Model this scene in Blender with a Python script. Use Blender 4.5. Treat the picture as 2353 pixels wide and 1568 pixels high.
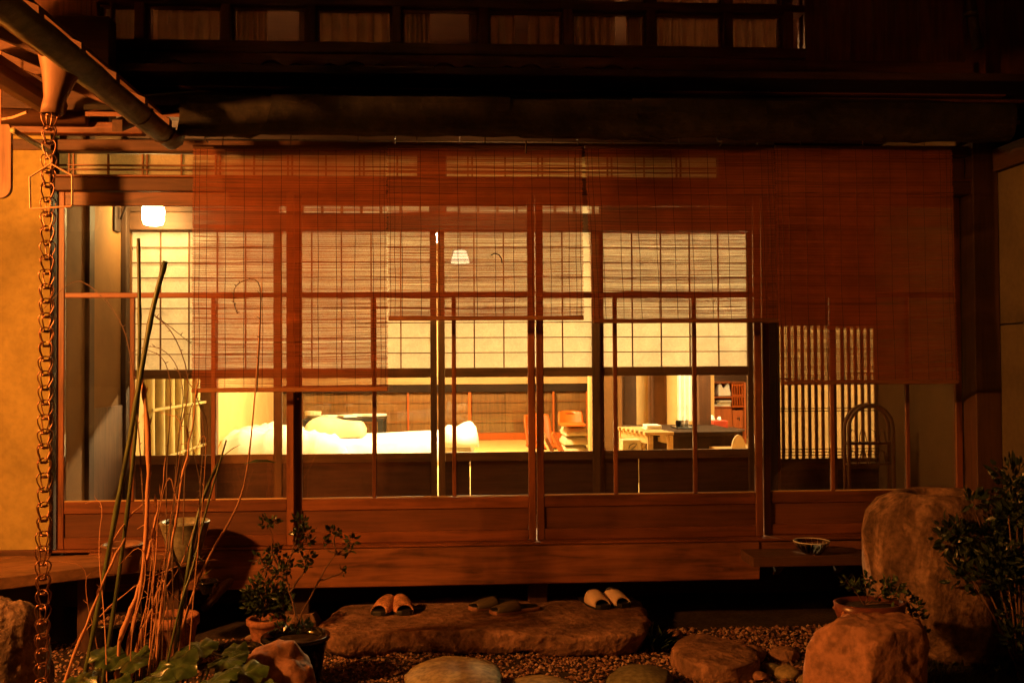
import bpy, bmesh, math, random
from mathutils import Vector, Matrix, noise as mnoise
R = math.radians
for _o in list(bpy.data.objects): bpy.data.objects.remove(_o)
sc = bpy.context.scene
COL = sc.collection

# ---------------------------------------------------------------- camera
F = 2280.0                      # focal length in units of a 2352-wide frame
PITCH, YAW, ROLL = R(1.2), R(3.5), R(0.34)
EYE = Vector((0.0, -5.1, 1.356))
fw = Vector((math.sin(YAW)*math.cos(PITCH), math.cos(YAW)*math.cos(PITCH), math.sin(PITCH)))
r0 = fw.cross(Vector((0, 0, 1))).normalized(); u0 = r0.cross(fw)
rt = r0*math.cos(ROLL) - u0*math.sin(ROLL); up = u0*math.cos(ROLL) + r0*math.sin(ROLL)
cam_data = bpy.data.cameras.new('camera'); cam = bpy.data.objects.new('camera', cam_data); COL.objects.link(cam)
cam_data.sensor_width = 36.0; cam_data.lens = 36.0*F/2352.0; cam_data.clip_start = 0.05; cam_data.clip_end = 500
cam.matrix_world = Matrix(((rt.x, up.x, -fw.x, EYE.x), (rt.y, up.y, -fw.y, EYE.y), (rt.z, up.z, -fw.z, EYE.z), (0, 0, 0, 1)))
sc.camera = cam
def ray(px, py): return fw + rt*((px-1176)/F) - up*((py-784)/F)
def at(px, py, Y):              # survey point of the photograph on the plane y = Y
    d = ray(px, py); return EYE + d*((Y-EYE.y)/d.y)
def atz(px, py, z):             # survey point on the level z
    d = ray(px, py); return EYE + d*((z-EYE.z)/d.z)
def ax(px, Y, py=800): return at(px, py, Y).x
def az(py, Y, px=1000): return at(px, py, Y).z

# ---------------------------------------------------------------- world: night sky, exposure
w = bpy.data.worlds.new('World'); sc.world = w; w.use_nodes = True
nt = w.node_tree; nt.nodes.clear()
sky = nt.nodes.new('ShaderNodeTexSky'); sky.sky_type = 'NISHITA'; sky.sun_disc = False
sky.sun_elevation = R(-4); sky.sun_rotation = R(200)
bg = nt.nodes.new('ShaderNodeBackground'); bg.inputs[1].default_value = 0.004
wo = nt.nodes.new('ShaderNodeOutputWorld')
nt.links.new(sky.outputs[0], bg.inputs[0]); nt.links.new(bg.outputs[0], wo.inputs[0])
vs = sc.view_settings; vs.view_transform = 'Standard'; vs.look = 'None'; vs.exposure = 0.0; vs.gamma = 1.0; vs.use_curve_mapping = False
sc.render.engine = 'CYCLES'
cy = sc.cycles
cy.use_denoising = True
try: cy.denoiser = 'OPENIMAGEDENOISE'
except Exception: pass
cy.max_bounces = 8; cy.diffuse_bounces = 5; cy.glossy_bounces = 3; cy.transmission_bounces = 6; cy.transparent_max_bounces = 24
cy.caustics_reflective = False; cy.caustics_refractive = False
cy.sample_clamp_indirect = 6.0
LAMP_ORANGE = (1.0, 0.32, 0.055); ROOM_WARM = (1.0, 0.68, 0.30)

# ---------------------------------------------------------------- mesh helpers
class MB:
    def __init__(s): s.v = []; s.f = []
    def add(s, vs, fs):
        b = len(s.v); s.v += [tuple(p) for p in vs]; s.f += [tuple(b+i for i in f) for f in fs]; return s
    def box(s, x0, x1, y0, y1, z0, z1, c=0.003):
        if x1 < x0: x0, x1 = x1, x0
        if y1 < y0: y0, y1 = y1, y0
        if z1 < z0: z0, z1 = z1, z0
        c = min(c, 0.3*min(x1-x0, y1-y0, z1-z0))
        if c <= 0:
            return s.add([(x, y, z) for x in (x0, x1) for y in (y0, y1) for z in (z0, z1)],
                         [(0, 1, 3, 2), (4, 6, 7, 5), (0, 4, 5, 1), (2, 3, 7, 6), (0, 2, 6, 4), (1, 5, 7, 3)])
        V = []; idx = {}
        for i, x in enumerate((x0, x1)):
            for j, y in enumerate((y0, y1)):
                for k, z in enumerate((z0, z1)):
                    dx, dy, dz = (c, -c)[i], (c, -c)[j], (c, -c)[k]
                    for a, p in enumerate(((x, y+dy, z+dz), (x+dx, y, z+dz), (x+dx, y+dy, z))):
                        idx[i, j, k, a] = len(V); V.append(p)
        Fs = []
        def q(l): Fs.append(tuple(l))
        for i in (0, 1):
            l = [idx[i, 0, 0, 0], idx[i, 1, 0, 0], idx[i, 1, 1, 0], idx[i, 0, 1, 0]]; q(l if i else l[::-1])
            l = [idx[0, i, 0, 1], idx[1, i, 0, 1], idx[1, i, 1, 1], idx[0, i, 1, 1]]; q(l[::-1] if i else l)
            l = [idx[0, 0, i, 2], idx[1, 0, i, 2], idx[1, 1, i, 2], idx[0, 1, i, 2]]; q(l if i else l[::-1])
        for i in (0, 1):
            for j in (0, 1):
                q([idx[i, j, 0, 0], idx[i, j, 1, 0], idx[i, j, 1, 1], idx[i, j, 0, 1]])
                q([idx[i, 0, j, 0], idx[i, 1, j, 0], idx[i, 1, j, 2], idx[i, 0, j, 2]])
                q([idx[0, i, j, 1], idx[1, i, j, 1], idx[1, i, j, 2], idx[0, i, j, 2]])
                for k in (0, 1): q([idx[i, j, k, 0], idx[i, j, k, 1], idx[i, j, k, 2]])
        return s.add(V, Fs)
    def obox(s, c, u, v, n, su, sv, sn):      # oriented box: centre, three axes, half sizes
        c, u, v, n = Vector(c), Vector(u), Vector(v), Vector(n)
        return s.add([c+u*(a*su)+v*(b*sv)+n*(d*sn) for a in (-1, 1) for b in (-1, 1) for d in (-1, 1)],
                     [(0, 1, 3, 2), (4, 6, 7, 5), (0, 4, 5, 1), (2, 3, 7, 6), (0, 2, 6, 4), (1, 5, 7, 3)])
    def prism(s, pts, d):                     # polygon extruded along vector d
        n = len(pts); P = [Vector(p) for p in pts]; d = Vector(d)
        return s.add(P+[p+d for p in P], [tuple(range(n))[::-1], tuple(range(n, 2*n))]+[(i, (i+1) % n, n+(i+1) % n, n+i) for i in range(n)])
    def tube(s, pts, rad, n=6, closed=False, cap=True):
        P = [Vector(p) for p in pts]; m = len(P)
        if not hasattr(rad, '__len__'): rad = [rad]*m
        ref = None; V = []
        for i in range(m):
            if closed: t = P[(i+1) % m]-P[i-1]
            else: t = P[min(i+1, m-1)]-P[max(i-1, 0)]
            if t.length < 1e-9: t = Vector((0, 0, 1))
            t.normalize()
            if ref is None:
                ref = t.cross(Vector((0, 0, 1)) if abs(t.z) < .9 else Vector((1, 0, 0))).normalized()
            ref = (ref-t*ref.dot(t))
            if ref.length < 1e-6: ref = t.orthogonal()
            ref.normalize(); b = t.cross(ref)
            V += [P[i]+(ref*math.cos(2*math.pi*k/n)+b*math.sin(2*math.pi*k/n))*rad[i] for k in range(n)]
        Fs = []
        for i in range(m if closed else m-1):
            j = (i+1) % m
            Fs += [(i*n+k, i*n+(k+1) % n, j*n+(k+1) % n, j*n+k) for k in range(n)]
        if cap and not closed: Fs += [tuple(range(n))[::-1], tuple(range((m-1)*n, m*n))]
        return s.add(V, Fs)
    def lathe(s, prof, n=28, c=(0, 0, 0), sx=1.0, sy=1.0, cap_bot=True, cap_top=False):
        V = []; m = len(prof)
        for (r, z) in prof:
            V += [(c[0]+r*sx*math.cos(2*math.pi*k/n), c[1]+r*sy*math.sin(2*math.pi*k/n), c[2]+z) for k in range(n)]
        Fs = [(i*n+k, i*n+(k+1) % n, (i+1)*n+(k+1) % n, (i+1)*n+k) for i in range(m-1) for k in range(n)]
        if cap_bot: Fs.append(tuple(range(n))[::-1])
        if cap_top: Fs.append(tuple(range((m-1)*n, m*n)))
        return s.add(V, Fs)
    def rings(s, rs, cap_bot=True, cap_top=True):   # list of equal-length point loops
        n = len(rs[0]); V = [p for r_ in rs for p in r_]
        Fs = [(i*n+k, i*n+(k+1) % n, (i+1)*n+(k+1) % n, (i+1)*n+k) for i in range(len(rs)-1) for k in range(n)]
        if cap_bot: Fs.append(tuple(range(n))[::-1])
        if cap_top: Fs.append(tuple(range((len(rs)-1)*n, len(rs)*n)))
        return s.add(V, Fs)
    def leaf(s, base, d, side, L, W, fold=.18, droop=.15):
        d = Vector(d).normalized(); side = Vector(side); side = (side-d*side.dot(d)).normalized(); n = d.cross(side)
        b = Vector(base)
        mid = b+d*L*.5+n*(-fold*W); tip = b+d*L-n*droop*L
        return s.add([b, b+d*L*.35+side*W*.5, b+d*L*.7+side*W*.36-n*droop*L*.4, tip, b+d*L*.7-side*W*.36-n*droop*L*.4, b+d*L*.35-side*W*.5, mid],
                     [(0, 1, 6), (1, 2, 6), (2, 3, 6), (3, 4, 6), (4, 5, 6), (5, 0, 6)])
    def mesh(s, name, off=Vector((0, 0, 0)), smooth=False):
        me = bpy.data.meshes.new(name)
        me.from_pydata([(p[0]-off.x, p[1]-off.y, p[2]-off.z) for p in s.v], [], s.f); me.update()
        bm = bmesh.new(); bm.from_mesh(me); bmesh.ops.recalc_face_normals(bm, faces=bm.faces); bm.to_mesh(me); bm.free()
        if smooth:
            for p in me.polygons: p.use_smooth = True
        return me
    def build(s, name, mat, parent=None, smooth=False, label=None, kind=None):
        off = wloc(parent) if parent else Vector((0, 0, 0))
        me = s.mesh(name, off, smooth); me.materials.append(mat)
        o = bpy.data.objects.new(name, me); COL.objects.link(o); o.parent = parent
        if label: o['label'] = label
        if kind: o['kind'] = kind
        return o
def wloc(o):
    v = Vector((0, 0, 0))
    while o is not None: v += o.location; o = o.parent
    return v
def tag(o, label, cat, group=None, kind='thing'):
    o['label'] = label; o['category'] = cat
    if group: o['group'] = group
    if kind: o['kind'] = kind
    return o
def thing(name, label, cat, loc=(0, 0, 0), group=None, rz=0.0):
    o = bpy.data.objects.new(name, None); COL.objects.link(o); o.location = loc; o.rotation_euler.z = rz
    o.empty_display_size = .05
    return tag(o, label, cat, group)
def solo(mb, name, mat, label, cat, group=None, smooth=False, kind='thing', base=None):
    base = Vector(base) if base is not None else Vector((0, 0, 0))
    me = mb.mesh(name, base, smooth); me.materials.append(mat)
    o = bpy.data.objects.new(name, me); COL.objects.link(o); o.location = base
    return tag(o, label, cat, group, kind)
def fbm(p, s, o=4):
    v = 0; a = 1
    for _ in range(o): v += a*mnoise.noise(Vector(p)*s); s *= 2.03; a *= .5
    return v

# ---------------------------------------------------------------- materials
def newmat(name):
    m = bpy.data.materials.new(name); m.use_nodes = True
    n = m.node_tree; n.nodes.clear()
    out = n.nodes.new('ShaderNodeOutputMaterial'); b = n.nodes.new('ShaderNodeBsdfPrincipled')
    n.links.new(b.outputs[0], out.inputs[0]); return m, n, b, out
def coords(n, scale, jitter=True):
    tc = n.nodes.new('ShaderNodeTexCoord'); mp = n.nodes.new('ShaderNodeMapping'); mp.inputs['Scale'].default_value = scale
    if jitter:
        oi = n.nodes.new('ShaderNodeObjectInfo'); mul = n.nodes.new('ShaderNodeMath'); mul.operation = 'MULTIPLY'; mul.inputs[1].default_value = 37.0
        n.links.new(oi.outputs['Random'], mul.inputs[0])
        ad = n.nodes.new('ShaderNodeVectorMath'); ad.operation = 'ADD'
        n.links.new(tc.outputs['Object'], ad.inputs[0]); n.links.new(mul.outputs[0], ad.inputs[1]); n.links.new(ad.outputs[0], mp.inputs[0])
    else: n.links.new(tc.outputs['Object'], mp.inputs[0])
    return mp
def ntex(n, mp, sc_, det=5, dist=0.0, rough=.55):
    t = n.nodes.new('ShaderNodeTexNoise'); t.inputs['Scale'].default_value = sc_; t.inputs['Detail'].default_value = det
    t.inputs['Distortion'].default_value = dist; t.inputs['Roughness'].default_value = rough
    n.links.new(mp.outputs[0], t.inputs[0]); return t
def ramp(n, src, stops):
    r_ = n.nodes.new('ShaderNodeValToRGB'); e = r_.color_ramp.elements
    while len(e) < len(stops): e.new(.5)
    for i, (p, c) in enumerate(stops): e[i].position = p; e[i].color = (*c, 1)
    n.links.new(src, r_.inputs[0]); return r_
def mulc(c, k): return tuple(min(1, x*k) for x in c)
def bump(n, b, src, st, dist=.01):
    bp = n.nodes.new('ShaderNodeBump'); bp.inputs['Strength'].default_value = st; bp.inputs['Distance'].default_value = dist
    n.links.new(src, bp.inputs['Height']); n.links.new(bp.outputs[0], b.inputs['Normal'])
def tint_random(n, col_out, lo=.8, hi=1.2):
    oi = n.nodes.new('ShaderNodeObjectInfo'); mr = n.nodes.new('ShaderNodeMapRange'); mr.inputs[3].default_value = lo; mr.inputs[4].default_value = hi
    n.links.new(oi.outputs['Random'], mr.inputs[0])
    vm = n.nodes.new('ShaderNodeVectorMath'); vm.operation = 'SCALE'
    n.links.new(col_out, vm.inputs[0]); n.links.new(mr.outputs[0], vm.inputs['Scale']); return vm.outputs[0]
def wood(name, col, axis='x', rough=.5, k=1.0, spec=.4, contrast=.45):
    m, n, b, out = newmat(name)
    sc_ = {'x': (1.2*k, 16*k, 16*k), 'y': (16*k, 1.2*k, 16*k), 'z': (16*k, 16*k, 1.2*k)}[axis]
    mp = coords(n, sc_); t = ntex(n, mp, 2.2, 6, .7)
    mp2 = coords(n, (2.5, 2.5, 2.5)); t2 = ntex(n, mp2, 1.6, 4)
    mx = n.nodes.new('ShaderNodeMath'); mx.operation = 'MULTIPLY_ADD'; mx.inputs[1].default_value = .6; n.links.new(t.outputs[0], mx.inputs[0])
    m2 = n.nodes.new('ShaderNodeMath'); m2.operation = 'MULTIPLY'; m2.inputs[1].default_value = .4; n.links.new(t2.outputs[0], m2.inputs[0]); n.links.new(m2.outputs[0], mx.inputs[2])
    rp = ramp(n, mx.outputs[0], [(.32, mulc(col, 1-contrast)), (.5, col), (.68, mulc(col, 1+contrast*.8))])
    n.links.new(tint_random(n, rp.outputs[0], .72, 1.25), b.inputs['Base Color'])
    b.inputs['Roughness'].default_value = rough; b.inputs['Specular IOR Level'].default_value = spec
    bump(n, b, t.outputs[0], .25, .004); return m
def mottled(name, col, sc_=4, rough=.85, contrast=.35, bst=.3, bsc=60, det=6, spec=.3, second=None, jitter=True, bd=.006, sp=.8, rng=(.33, .52, .7)):
    m, n, b, out = newmat(name)
    mp = coords(n, (1, 1, 1), jitter); t = ntex(n, mp, sc_, det, .3); t2 = ntex(n, mp, bsc, 4)
    c2 = second or mulc(col, 1-contrast)
    rp = ramp(n, t.outputs[0], [(rng[0], c2), (rng[1], col), (rng[2], mulc(col, 1+contrast*.7))])
    mi = n.nodes.new('ShaderNodeMix'); mi.data_type = 'RGBA'; mi.blend_type = 'MULTIPLY'; mi.inputs[0].default_value = sp
    rp2 = ramp(n, t2.outputs[0], [(.34, (.45, .45, .45)), (.62, (1.15, 1.15, 1.15))])
    n.links.new(rp.outputs[0], mi.inputs[6]); n.links.new(rp2.outputs[0], mi.inputs[7])
    n.links.new(mi.outputs[2], b.inputs['Base Color'])
    b.inputs['Roughness'].default_value = rough; b.inputs['Specular IOR Level'].default_value = spec
    bump(n, b, t2.outputs[0], bst, bd); return m
def streaked(name, col):
    m = mottled(name, col, 6, .92, .45, .75, 42, bd=.012); n = m.node_tree; b = [x for x in n.nodes if x.type == 'BSDF_PRINCIPLED'][0]
    src = b.inputs['Base Color'].links[0].from_socket
    mp = coords(n, (7, 7, .8), False); t = ntex(n, mp, 1.6, 5, .6)
    rp = ramp(n, t.outputs[0], [(.40, (.28, .26, .24)), (.56, (1, 1, 1))])
    mi = n.nodes.new('ShaderNodeMix'); mi.data_type = 'RGBA'; mi.blend_type = 'MULTIPLY'; mi.inputs[0].default_value = .85
    n.links.new(src, mi.inputs[6]); n.links.new(rp.outputs[0], mi.inputs[7]); n.links.new(mi.outputs[2], b.inputs['Base Color']); return m
def plain(name, col, rough=.5, metal=0.0, spec=.5, trans=0.0, sss=0.0):
    m, n, b, out = newmat(name)
    mp = coords(n, (1, 1, 1)); t = ntex(n, mp, 9, 4)
    rp = ramp(n, t.outputs[0], [(.3, mulc(col, .82)), (.7, mulc(col, 1.1))]); n.links.new(rp.outputs[0], b.inputs['Base Color'])
    b.inputs['Roughness'].default_value = rough; b.inputs['Metallic'].default_value = metal; b.inputs['Specular IOR Level'].default_value = spec
    if trans > 0:
        tr = n.nodes.new('ShaderNodeBsdfTranslucent'); n.links.new(rp.outputs[0], tr.inputs[0])
        mx = n.nodes.new('ShaderNodeMixShader'); mx.inputs[0].default_value = trans
        n.links.new(b.outputs[0], mx.inputs[1]); n.links.new(tr.outputs[0], mx.inputs[2]); n.links.new(mx.outputs[0], out.inputs[0])
    return m
def glassmat(name, tintc=(.96, .97, .95), refl=.75, haze=.0):
    m = bpy.data.materials.new(name); m.use_nodes = True; n = m.node_tree; n.nodes.clear()
    out = n.nodes.new('ShaderNodeOutputMaterial'); tr = n.nodes.new('ShaderNodeBsdfTransparent'); tr.inputs[0].default_value = (*tintc, 1)
    gl = n.nodes.new('ShaderNodeBsdfGlossy'); gl.inputs['Roughness'].default_value = .02
    fr = n.nodes.new('ShaderNodeFresnel'); fr.inputs[0].default_value = 1.5
    ml = n.nodes.new('ShaderNodeMath'); ml.operation = 'MULTIPLY'; ml.inputs[1].default_value = refl; n.links.new(fr.outputs[0], ml.inputs[0])
    mx = n.nodes.new('ShaderNodeMixShader'); n.links.new(ml.outputs[0], mx.inputs[0]); n.links.new(tr.outputs[0], mx.inputs[1]); n.links.new(gl.outputs[0], mx.inputs[2])
    last = mx
    if haze > 0:                               # film of dust on old panes
        df = n.nodes.new('ShaderNodeBsdfDiffuse'); df.inputs[0].default_value = (.55, .5, .42, 1)
        mp = coords(n, (1, 1, 1)); t = ntex(n, mp, 3.5, 6, .5); rp = ramp(n, t.outputs[0], [(.4, (0, 0, 0)), (.75, (haze, haze, haze))])
        m2 = n.nodes.new('ShaderNodeMixShader'); n.links.new(rp.outputs[0], m2.inputs[0]); n.links.new(mx.outputs[0], m2.inputs[1]); n.links.new(df.outputs[0], m2.inputs[2]); last = m2
    n.links.new(last.outputs[0], out.inputs[0]); return m
def emit(name, col, st):
    m = bpy.data.materials.new(name); m.use_nodes = True; n = m.node_tree; n.nodes.clear()
    out = n.nodes.new('ShaderNodeOutputMaterial'); e = n.nodes.new('ShaderNodeEmission'); e.inputs[0].default_value = (*col, 1); e.inputs[1].default_value = st
    n.links.new(e.outputs[0], out.inputs[0]); return m
def papermat(name, col, trans=.6):
    m, n, b, out = newmat(name)
    mp = coords(n, (1, 1, 1)); t = ntex(n, mp, 5, 6, 1.2); t2 = ntex(n, mp, 40, 5, 2.0)
    rp = ramp(n, t.outputs[0], [(.3, mulc(col, .86)), (.7, col)])
    rp2 = ramp(n, t2.outputs[0], [(.35, (.88, .88, .88)), (.6, (1, 1, 1))])
    mi = n.nodes.new('ShaderNodeMix'); mi.data_type = 'RGBA'; mi.blend_type = 'MULTIPLY'; mi.inputs[0].default_value = 1
    n.links.new(rp.outputs[0], mi.inputs[6]); n.links.new(rp2.outputs[0], mi.inputs[7])
    df = n.nodes.new('ShaderNodeBsdfDiffuse'); tr = n.nodes.new('ShaderNodeBsdfTranslucent'); mx = n.nodes.new('ShaderNodeMixShader'); mx.inputs[0].default_value = trans
    n.links.new(mi.outputs[2], df.inputs[0]); n.links.new(mi.outputs[2], tr.inputs[0])
    n.links.new(df.outputs[0], mx.inputs[1]); n.links.new(tr.outputs[0], mx.inputs[2]); n.links.new(mx.outputs[0], out.inputs[0]); return m
M = {}
for a in 'xyz':
    M['frame_'+a] = wood('door_wood_'+a, (.185, .063, .022), a, .45, contrast=.62)
    M['beam_'+a] = wood('old_beam_wood_'+a, (.12, .05, .022), a, .6)
    M['dark_'+a] = wood('dark_weathered_wood_'+a, (.075, .034, .017), a, .7)
    M['deck_'+a] = wood('bare_cedar_'+a, (.26, .13, .06), a, .6, contrast=.55)
    M['shoji_'+a] = wood('shoji_cedar_'+a, (.25, .105, .035), a, .5)
M['fascia'] = wood('cedar_fascia', (.215, .083, .032), 'x', .55, contrast=.8)
M['panel'] = wood('door_panel_wood', (.13, .048, .02), 'x', .5)
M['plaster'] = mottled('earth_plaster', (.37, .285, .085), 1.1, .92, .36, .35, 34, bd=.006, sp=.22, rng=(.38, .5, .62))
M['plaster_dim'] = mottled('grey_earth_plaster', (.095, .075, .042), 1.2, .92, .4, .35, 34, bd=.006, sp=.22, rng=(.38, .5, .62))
M['plaster_in'] = mottled('ochre_room_plaster', (.62, .44, .2), 2, .9, .12, .1, 90, bd=.002, sp=.12)
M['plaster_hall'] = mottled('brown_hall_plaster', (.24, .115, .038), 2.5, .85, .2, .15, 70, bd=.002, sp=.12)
M['slat'] = plain('bamboo_slat', (.50, .16, .056), .6, trans=.4)
M['thread'] = plain('blind_thread', (.10, .035, .015), .8)
M['paper'] = papermat('shoji_paper', (.90, .86, .76), .62)
M['paper_old'] = papermat('transom_paper', (.82, .70, .48), .62)
M['glass'] = glassmat('window_glass', refl=1.7, haze=.026)
M['glass_in'] = glassmat('screen_glass', refl=.8)
M['glass_dim'] = glassmat('upper_window_glass', (.8, .8, .75), 1.0, .05)
M['curtain'] = plain('linen_curtain', (.6, .48, .32), .9, trans=.55)
M['copper'] = plain('old_copper', (.22, .11, .06), .6, .35)
M['copper_bright'] = plain('chain_copper', (.33, .15, .085), .33, .85)
M['gutter'] = mottled('patinated_sheet', (.024, .018, .011), 6, .85, .6, .5, 22, second=(.008, .006, .004), bd=.015)
M['gutter_wing'] = mottled('worn_gutter', (.085, .07, .035), 7, .6, .6, .4, 20, second=(.03, .026, .016), bd=.015)
M['lattice_slat'] = wood('lattice_cedar', (.45, .22, .08), 'z', .55)
M['bamboo'] = wood('dry_bamboo', (.42, .34, .14), 'z', .4)
M['stone'] = mottled('granite_step', (.31, .17, .105), 7, .9, .45, .9, 26, bd=.02)
M['stone_ochre'] = mottled('ochre_stone', (.34, .27, .13), 4, .88, .35, .45, 40, second=(.2, .13, .07))
M['stone_moss'] = mottled('mossy_stone', (.22, .2, .1), 4, .9, .4, .45, 45, second=(.1, .09, .05))
M['stone_basin'] = streaked('basin_granite', (.36, .215, .13))
M['stone_rough'] = mottled('coarse_boulder', (.23, .15, .1), 9, .95, .55, .9, 32, bd=.02)
M['stone_red'] = mottled('red_garden_rock', (.40, .20, .12), 3.2, .9, .4, .6, 26, bd=.012)
M['soil'] = mottled('damp_soil', (.05, .033, .022), 8, .95, .4, .8, 60)
M['pot_terra'] = mottled('terracotta', (.38, .16, .085), 4, .8, .2, .15, 60)
M['pot_black'] = plain('black_glazed_pot', (.008, .007, .007), .12, 0, .6)
M['pot_grey'] = mottled('grey_glazed_pot', (.3, .28, .19), 5, .4, .2, .1, 40)
M['pot_red'] = plain('red_brown_glaze', (.16, .05, .03), .3)
M['cream'] = plain('cream_glaze', (.6, .45, .3), .4)
M['leaf'] = plain('glossy_leaf', (.035, .06, .02), .28, 0, .6, trans=.15)
M['leaf_big'] = mottled('leathery_leaf', (.045, .085, .022), 14, .3, .45, .4, 30, spec=.6)
M['leaf_dark'] = plain('dark_leaf', (.025, .042, .018), .35, 0, .5, trans=.12)
M['twig'] = plain('brown_twig', (.16, .085, .045), .7)
M['cane'] = wood('green_cane', (.075, .095, .03), 'z', .4, contrast=.7)
M['straw'] = plain('dry_straw', (.62, .30, .14), .65, trans=.15)
M['moss'] = plain('moss_green', (.05, .07, .02), .9)
M['tatami'] = wood('tatami_rush', (.62, .46, .16), 'x', .8, 3, contrast=.12)
M['white'] = plain('white_cotton', (.78, .78, .76), .9)
M['cream_cloth'] = plain('cream_cotton', (.55, .45, .27), .9)
M['orange_wood'] = wood('orange_plywood', (.42, .085, .006), 'z', .4, contrast=.15)
M['pale_wood'] = wood('pale_pine', (.52, .33, .14), 'x', .5, contrast=.2)
M['paper_white'] = plain('printing_paper', (.8, .78, .7), .8)
M['black'] = plain('black_lacquer', (.01, .009, .008), .3)
M['shade_paper'] = plain('rice_paper_shade', (.85, .8, .7), .8, trans=.6)
M['slip_orange'] = mottled('orange_print_slipper', (.55, .26, .13), 28, .85, .5, .2, 90)
M['slip_cream'] = plain('beige_slipper', (.78, .58, .40), .85)
M['slip_dark'] = plain('olive_slipper', (.10, .075, .04), .85)
M['sole'] = plain('black_rubber_sole', (.012, .01, .009), .6)
M['sole_red'] = plain('reddish_sole', (.34, .16, .09), .7)
M['clear'] = glassmat('clear_bowl_glass', (.9, .9, .88), 1.6)
M['rack'] = wood('bentwood', (.30, .13, .055), 'z', .45)
M['table_dark'] = wood('dark_table_wood', (.035, .018, .01), 'x', .8, spec=.15)
M['reed'] = wood('brown_reed_curtain', (.30, .125, .03), 'z', .5)  # amber tone standing for the reflection in the far glass
M['pipe'] = plain('grey_pipe', (.10, .08, .05), .7)
M['iron'] = plain('dark_wrought_iron', (.035, .018, .012), .5, .2)
M['cabinet'] = wood('red_cabinet_wood', (.35, .10, .03), 'z', .4)
M['red'] = plain('red_lacquer_box', (.42, .05, .025), .4)
M['wire'] = plain('coated_wire', (.9, .5, .28), .4)
# ================================================================ setting: ground
rnd = random.Random(7)
g = MB(); NX, NY = 60, 40
for j in range(NY+1):
    for i in range(NX+1):
        x = -3.4+6.6*i/NX; y = -2.6+3.7*j/NY
        g.v.append((x, y, .018*fbm((x, y, 0), 1.7, 3)+.004))
g.f = [(j*(NX+1)+i, j*(NX+1)+i+1, (j+1)*(NX+1)+i+1, (j+1)*(NX+1)+i) for j in range(NY) for i in range(NX)]
gr = g.build('ground', M['soil'], smooth=True); gr['kind'] = 'structure'
g = MB().add([(-60, -60, -.06), (60, -60, -.06), (60, 60, -.06), (-60, 60, -.06)], [(0, 1, 2, 3)])
g.build('earth', M['soil'], kind='structure')

# ================================================================ house
HX0 = ax(131, -.02); HXR = ax(2207, .04)                     # facade between the two corner posts
ZF = .43; YS = 1.06                                          # veranda floor, paper-screen plane
zA = lambda py, px=1000: az(py, 0, px)
zB = lambda py, px=1000: az(py, YS, px)
H = thing('townhouse', 'old dark wooden townhouse with lit paper-screened room behind glass doors', 'house', (0, .5, 0))
def hb(name, mat, x0, x1, y0, y1, z0, z1, parent=None, label=None, c=.004):
    return MB().box(x0, x1, y0, y1, z0, z1, c).build(name, mat, parent or H, label=label)
zT0, zT1 = zA(412), zA(357)                                  # transom lights
zK0 = zA(447)                                                # underside of door head
# sill, fascia, head beams
zS0 = zA(1247); ZD0 = zA(1243)
hb('fascia_board', M['fascia'], ax(205, -.08), ax(1745, -.08, 1300), -.085, -.05, zA(1336), zA(1250), label='wide cedar fascia board under the sliding doors')
hb('fascia_board', M['fascia'], ax(1746, -.08, 1300), HXR+.05, -.075, -.045, zA(1272), zA(1252))
hb('door_sill', M['frame_x'], HX0-.02, HXR+.02, -.082, .11, zA(1250)+.003, ZD0)
hb('door_head', M['beam_x'], HX0-.02, HXR+.02, -.075, .10, zK0, zT0-.012)
hb('head_trim', M['frame_x'], HX0-.02, HXR+.02, -.09, -.03, zT0-.012, zT0)
hb('eave_beam', M['beam_x'], HX0-.9, HXR+.1, -.06, .07, zT1, zA(332))
hb('transom_strut', M['beam_z'], ax(960, 0, 385), ax(1024, 0, 385), -.045, .04, zT0+.002, zT1-.002)
hb('transom_board', M['beam_x'], ax(1648, 0, 385), HXR, -.03, .03, zT0+.002, zT1-.002)
for (p0, p1) in ((131, 958), (1026, 1646)):
    x0, x1 = ax(p0, 0, 385), ax(p1, 0, 385)
    tr = MB().box(x0, x1, .012, .016, zT0+.002, zT1-.002, 0).build('transom', M['paper_old'], H)
    k = 0; step = (ax(1081, 0, 385)-ax(1000, 0, 385)); x = x0+(.07 if p0 == 131 else .12)
    while x < x1-.03:
        for dx in ((0,) if k % 2 else (-.011, .011)):
            MB().box(x+dx-.004, x+dx+.004, -.004, .010, zT0+.003, zT1-.003, .001).build('muntin', M['shoji_z'], tr)
        x += step; k += 1
    zm = zA(389)
    for dz in (-.011, .011):
        MB().box(x0, x1, -.006, .011, zm+dz-.004, zm+dz+.004, .001).build('muntin', M['shoji_x'], tr)
# corner posts
hb('corner_post', M['dark_z'], ax(114, -.1), HX0-.004, -.10, .10, .05, zA(325))
hb('corner_post', M['dark_z'], HXR+.004, HXR+.14, -.10, .12, .05, zA(325))
# veranda floor boards
fl = hb('veranda_floor', M['beam_x'], HX0-.05, HXR+.1, .111, YS-.06, ZF-.08, ZF-.03)
nb = 7
for i in range(nb):
    y0 = .112+(YS-.06-.112)*i/nb; y1 = .112+(YS-.06-.112)*(i+1)/nb-.003
    MB().box(HX0-.05, HXR+.1, y0, y1, ZF-.029, ZF-.004, .002).build('floor_plank', M['frame_x'], fl)
# footings and dark crawl space
hb('crawl_wall', M['dark_x'], HX0-.9, HXR+.3, .62, .66, -.02, zA(1250)-.02)
for px in (300, 690, 1230, 2190):
    hb('floor_post', M['dark_z'], ax(px, .1)-.05, ax(px, .1)+.05, .05, .15, .08, zA(1336)+.05)
    MB().lathe([(.10, 0), (.105, .05), (.08, .09)], 10, (ax(px, .1), .1, -.01), cap_top=True).build('footing_stone', M['stone'], H)
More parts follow.
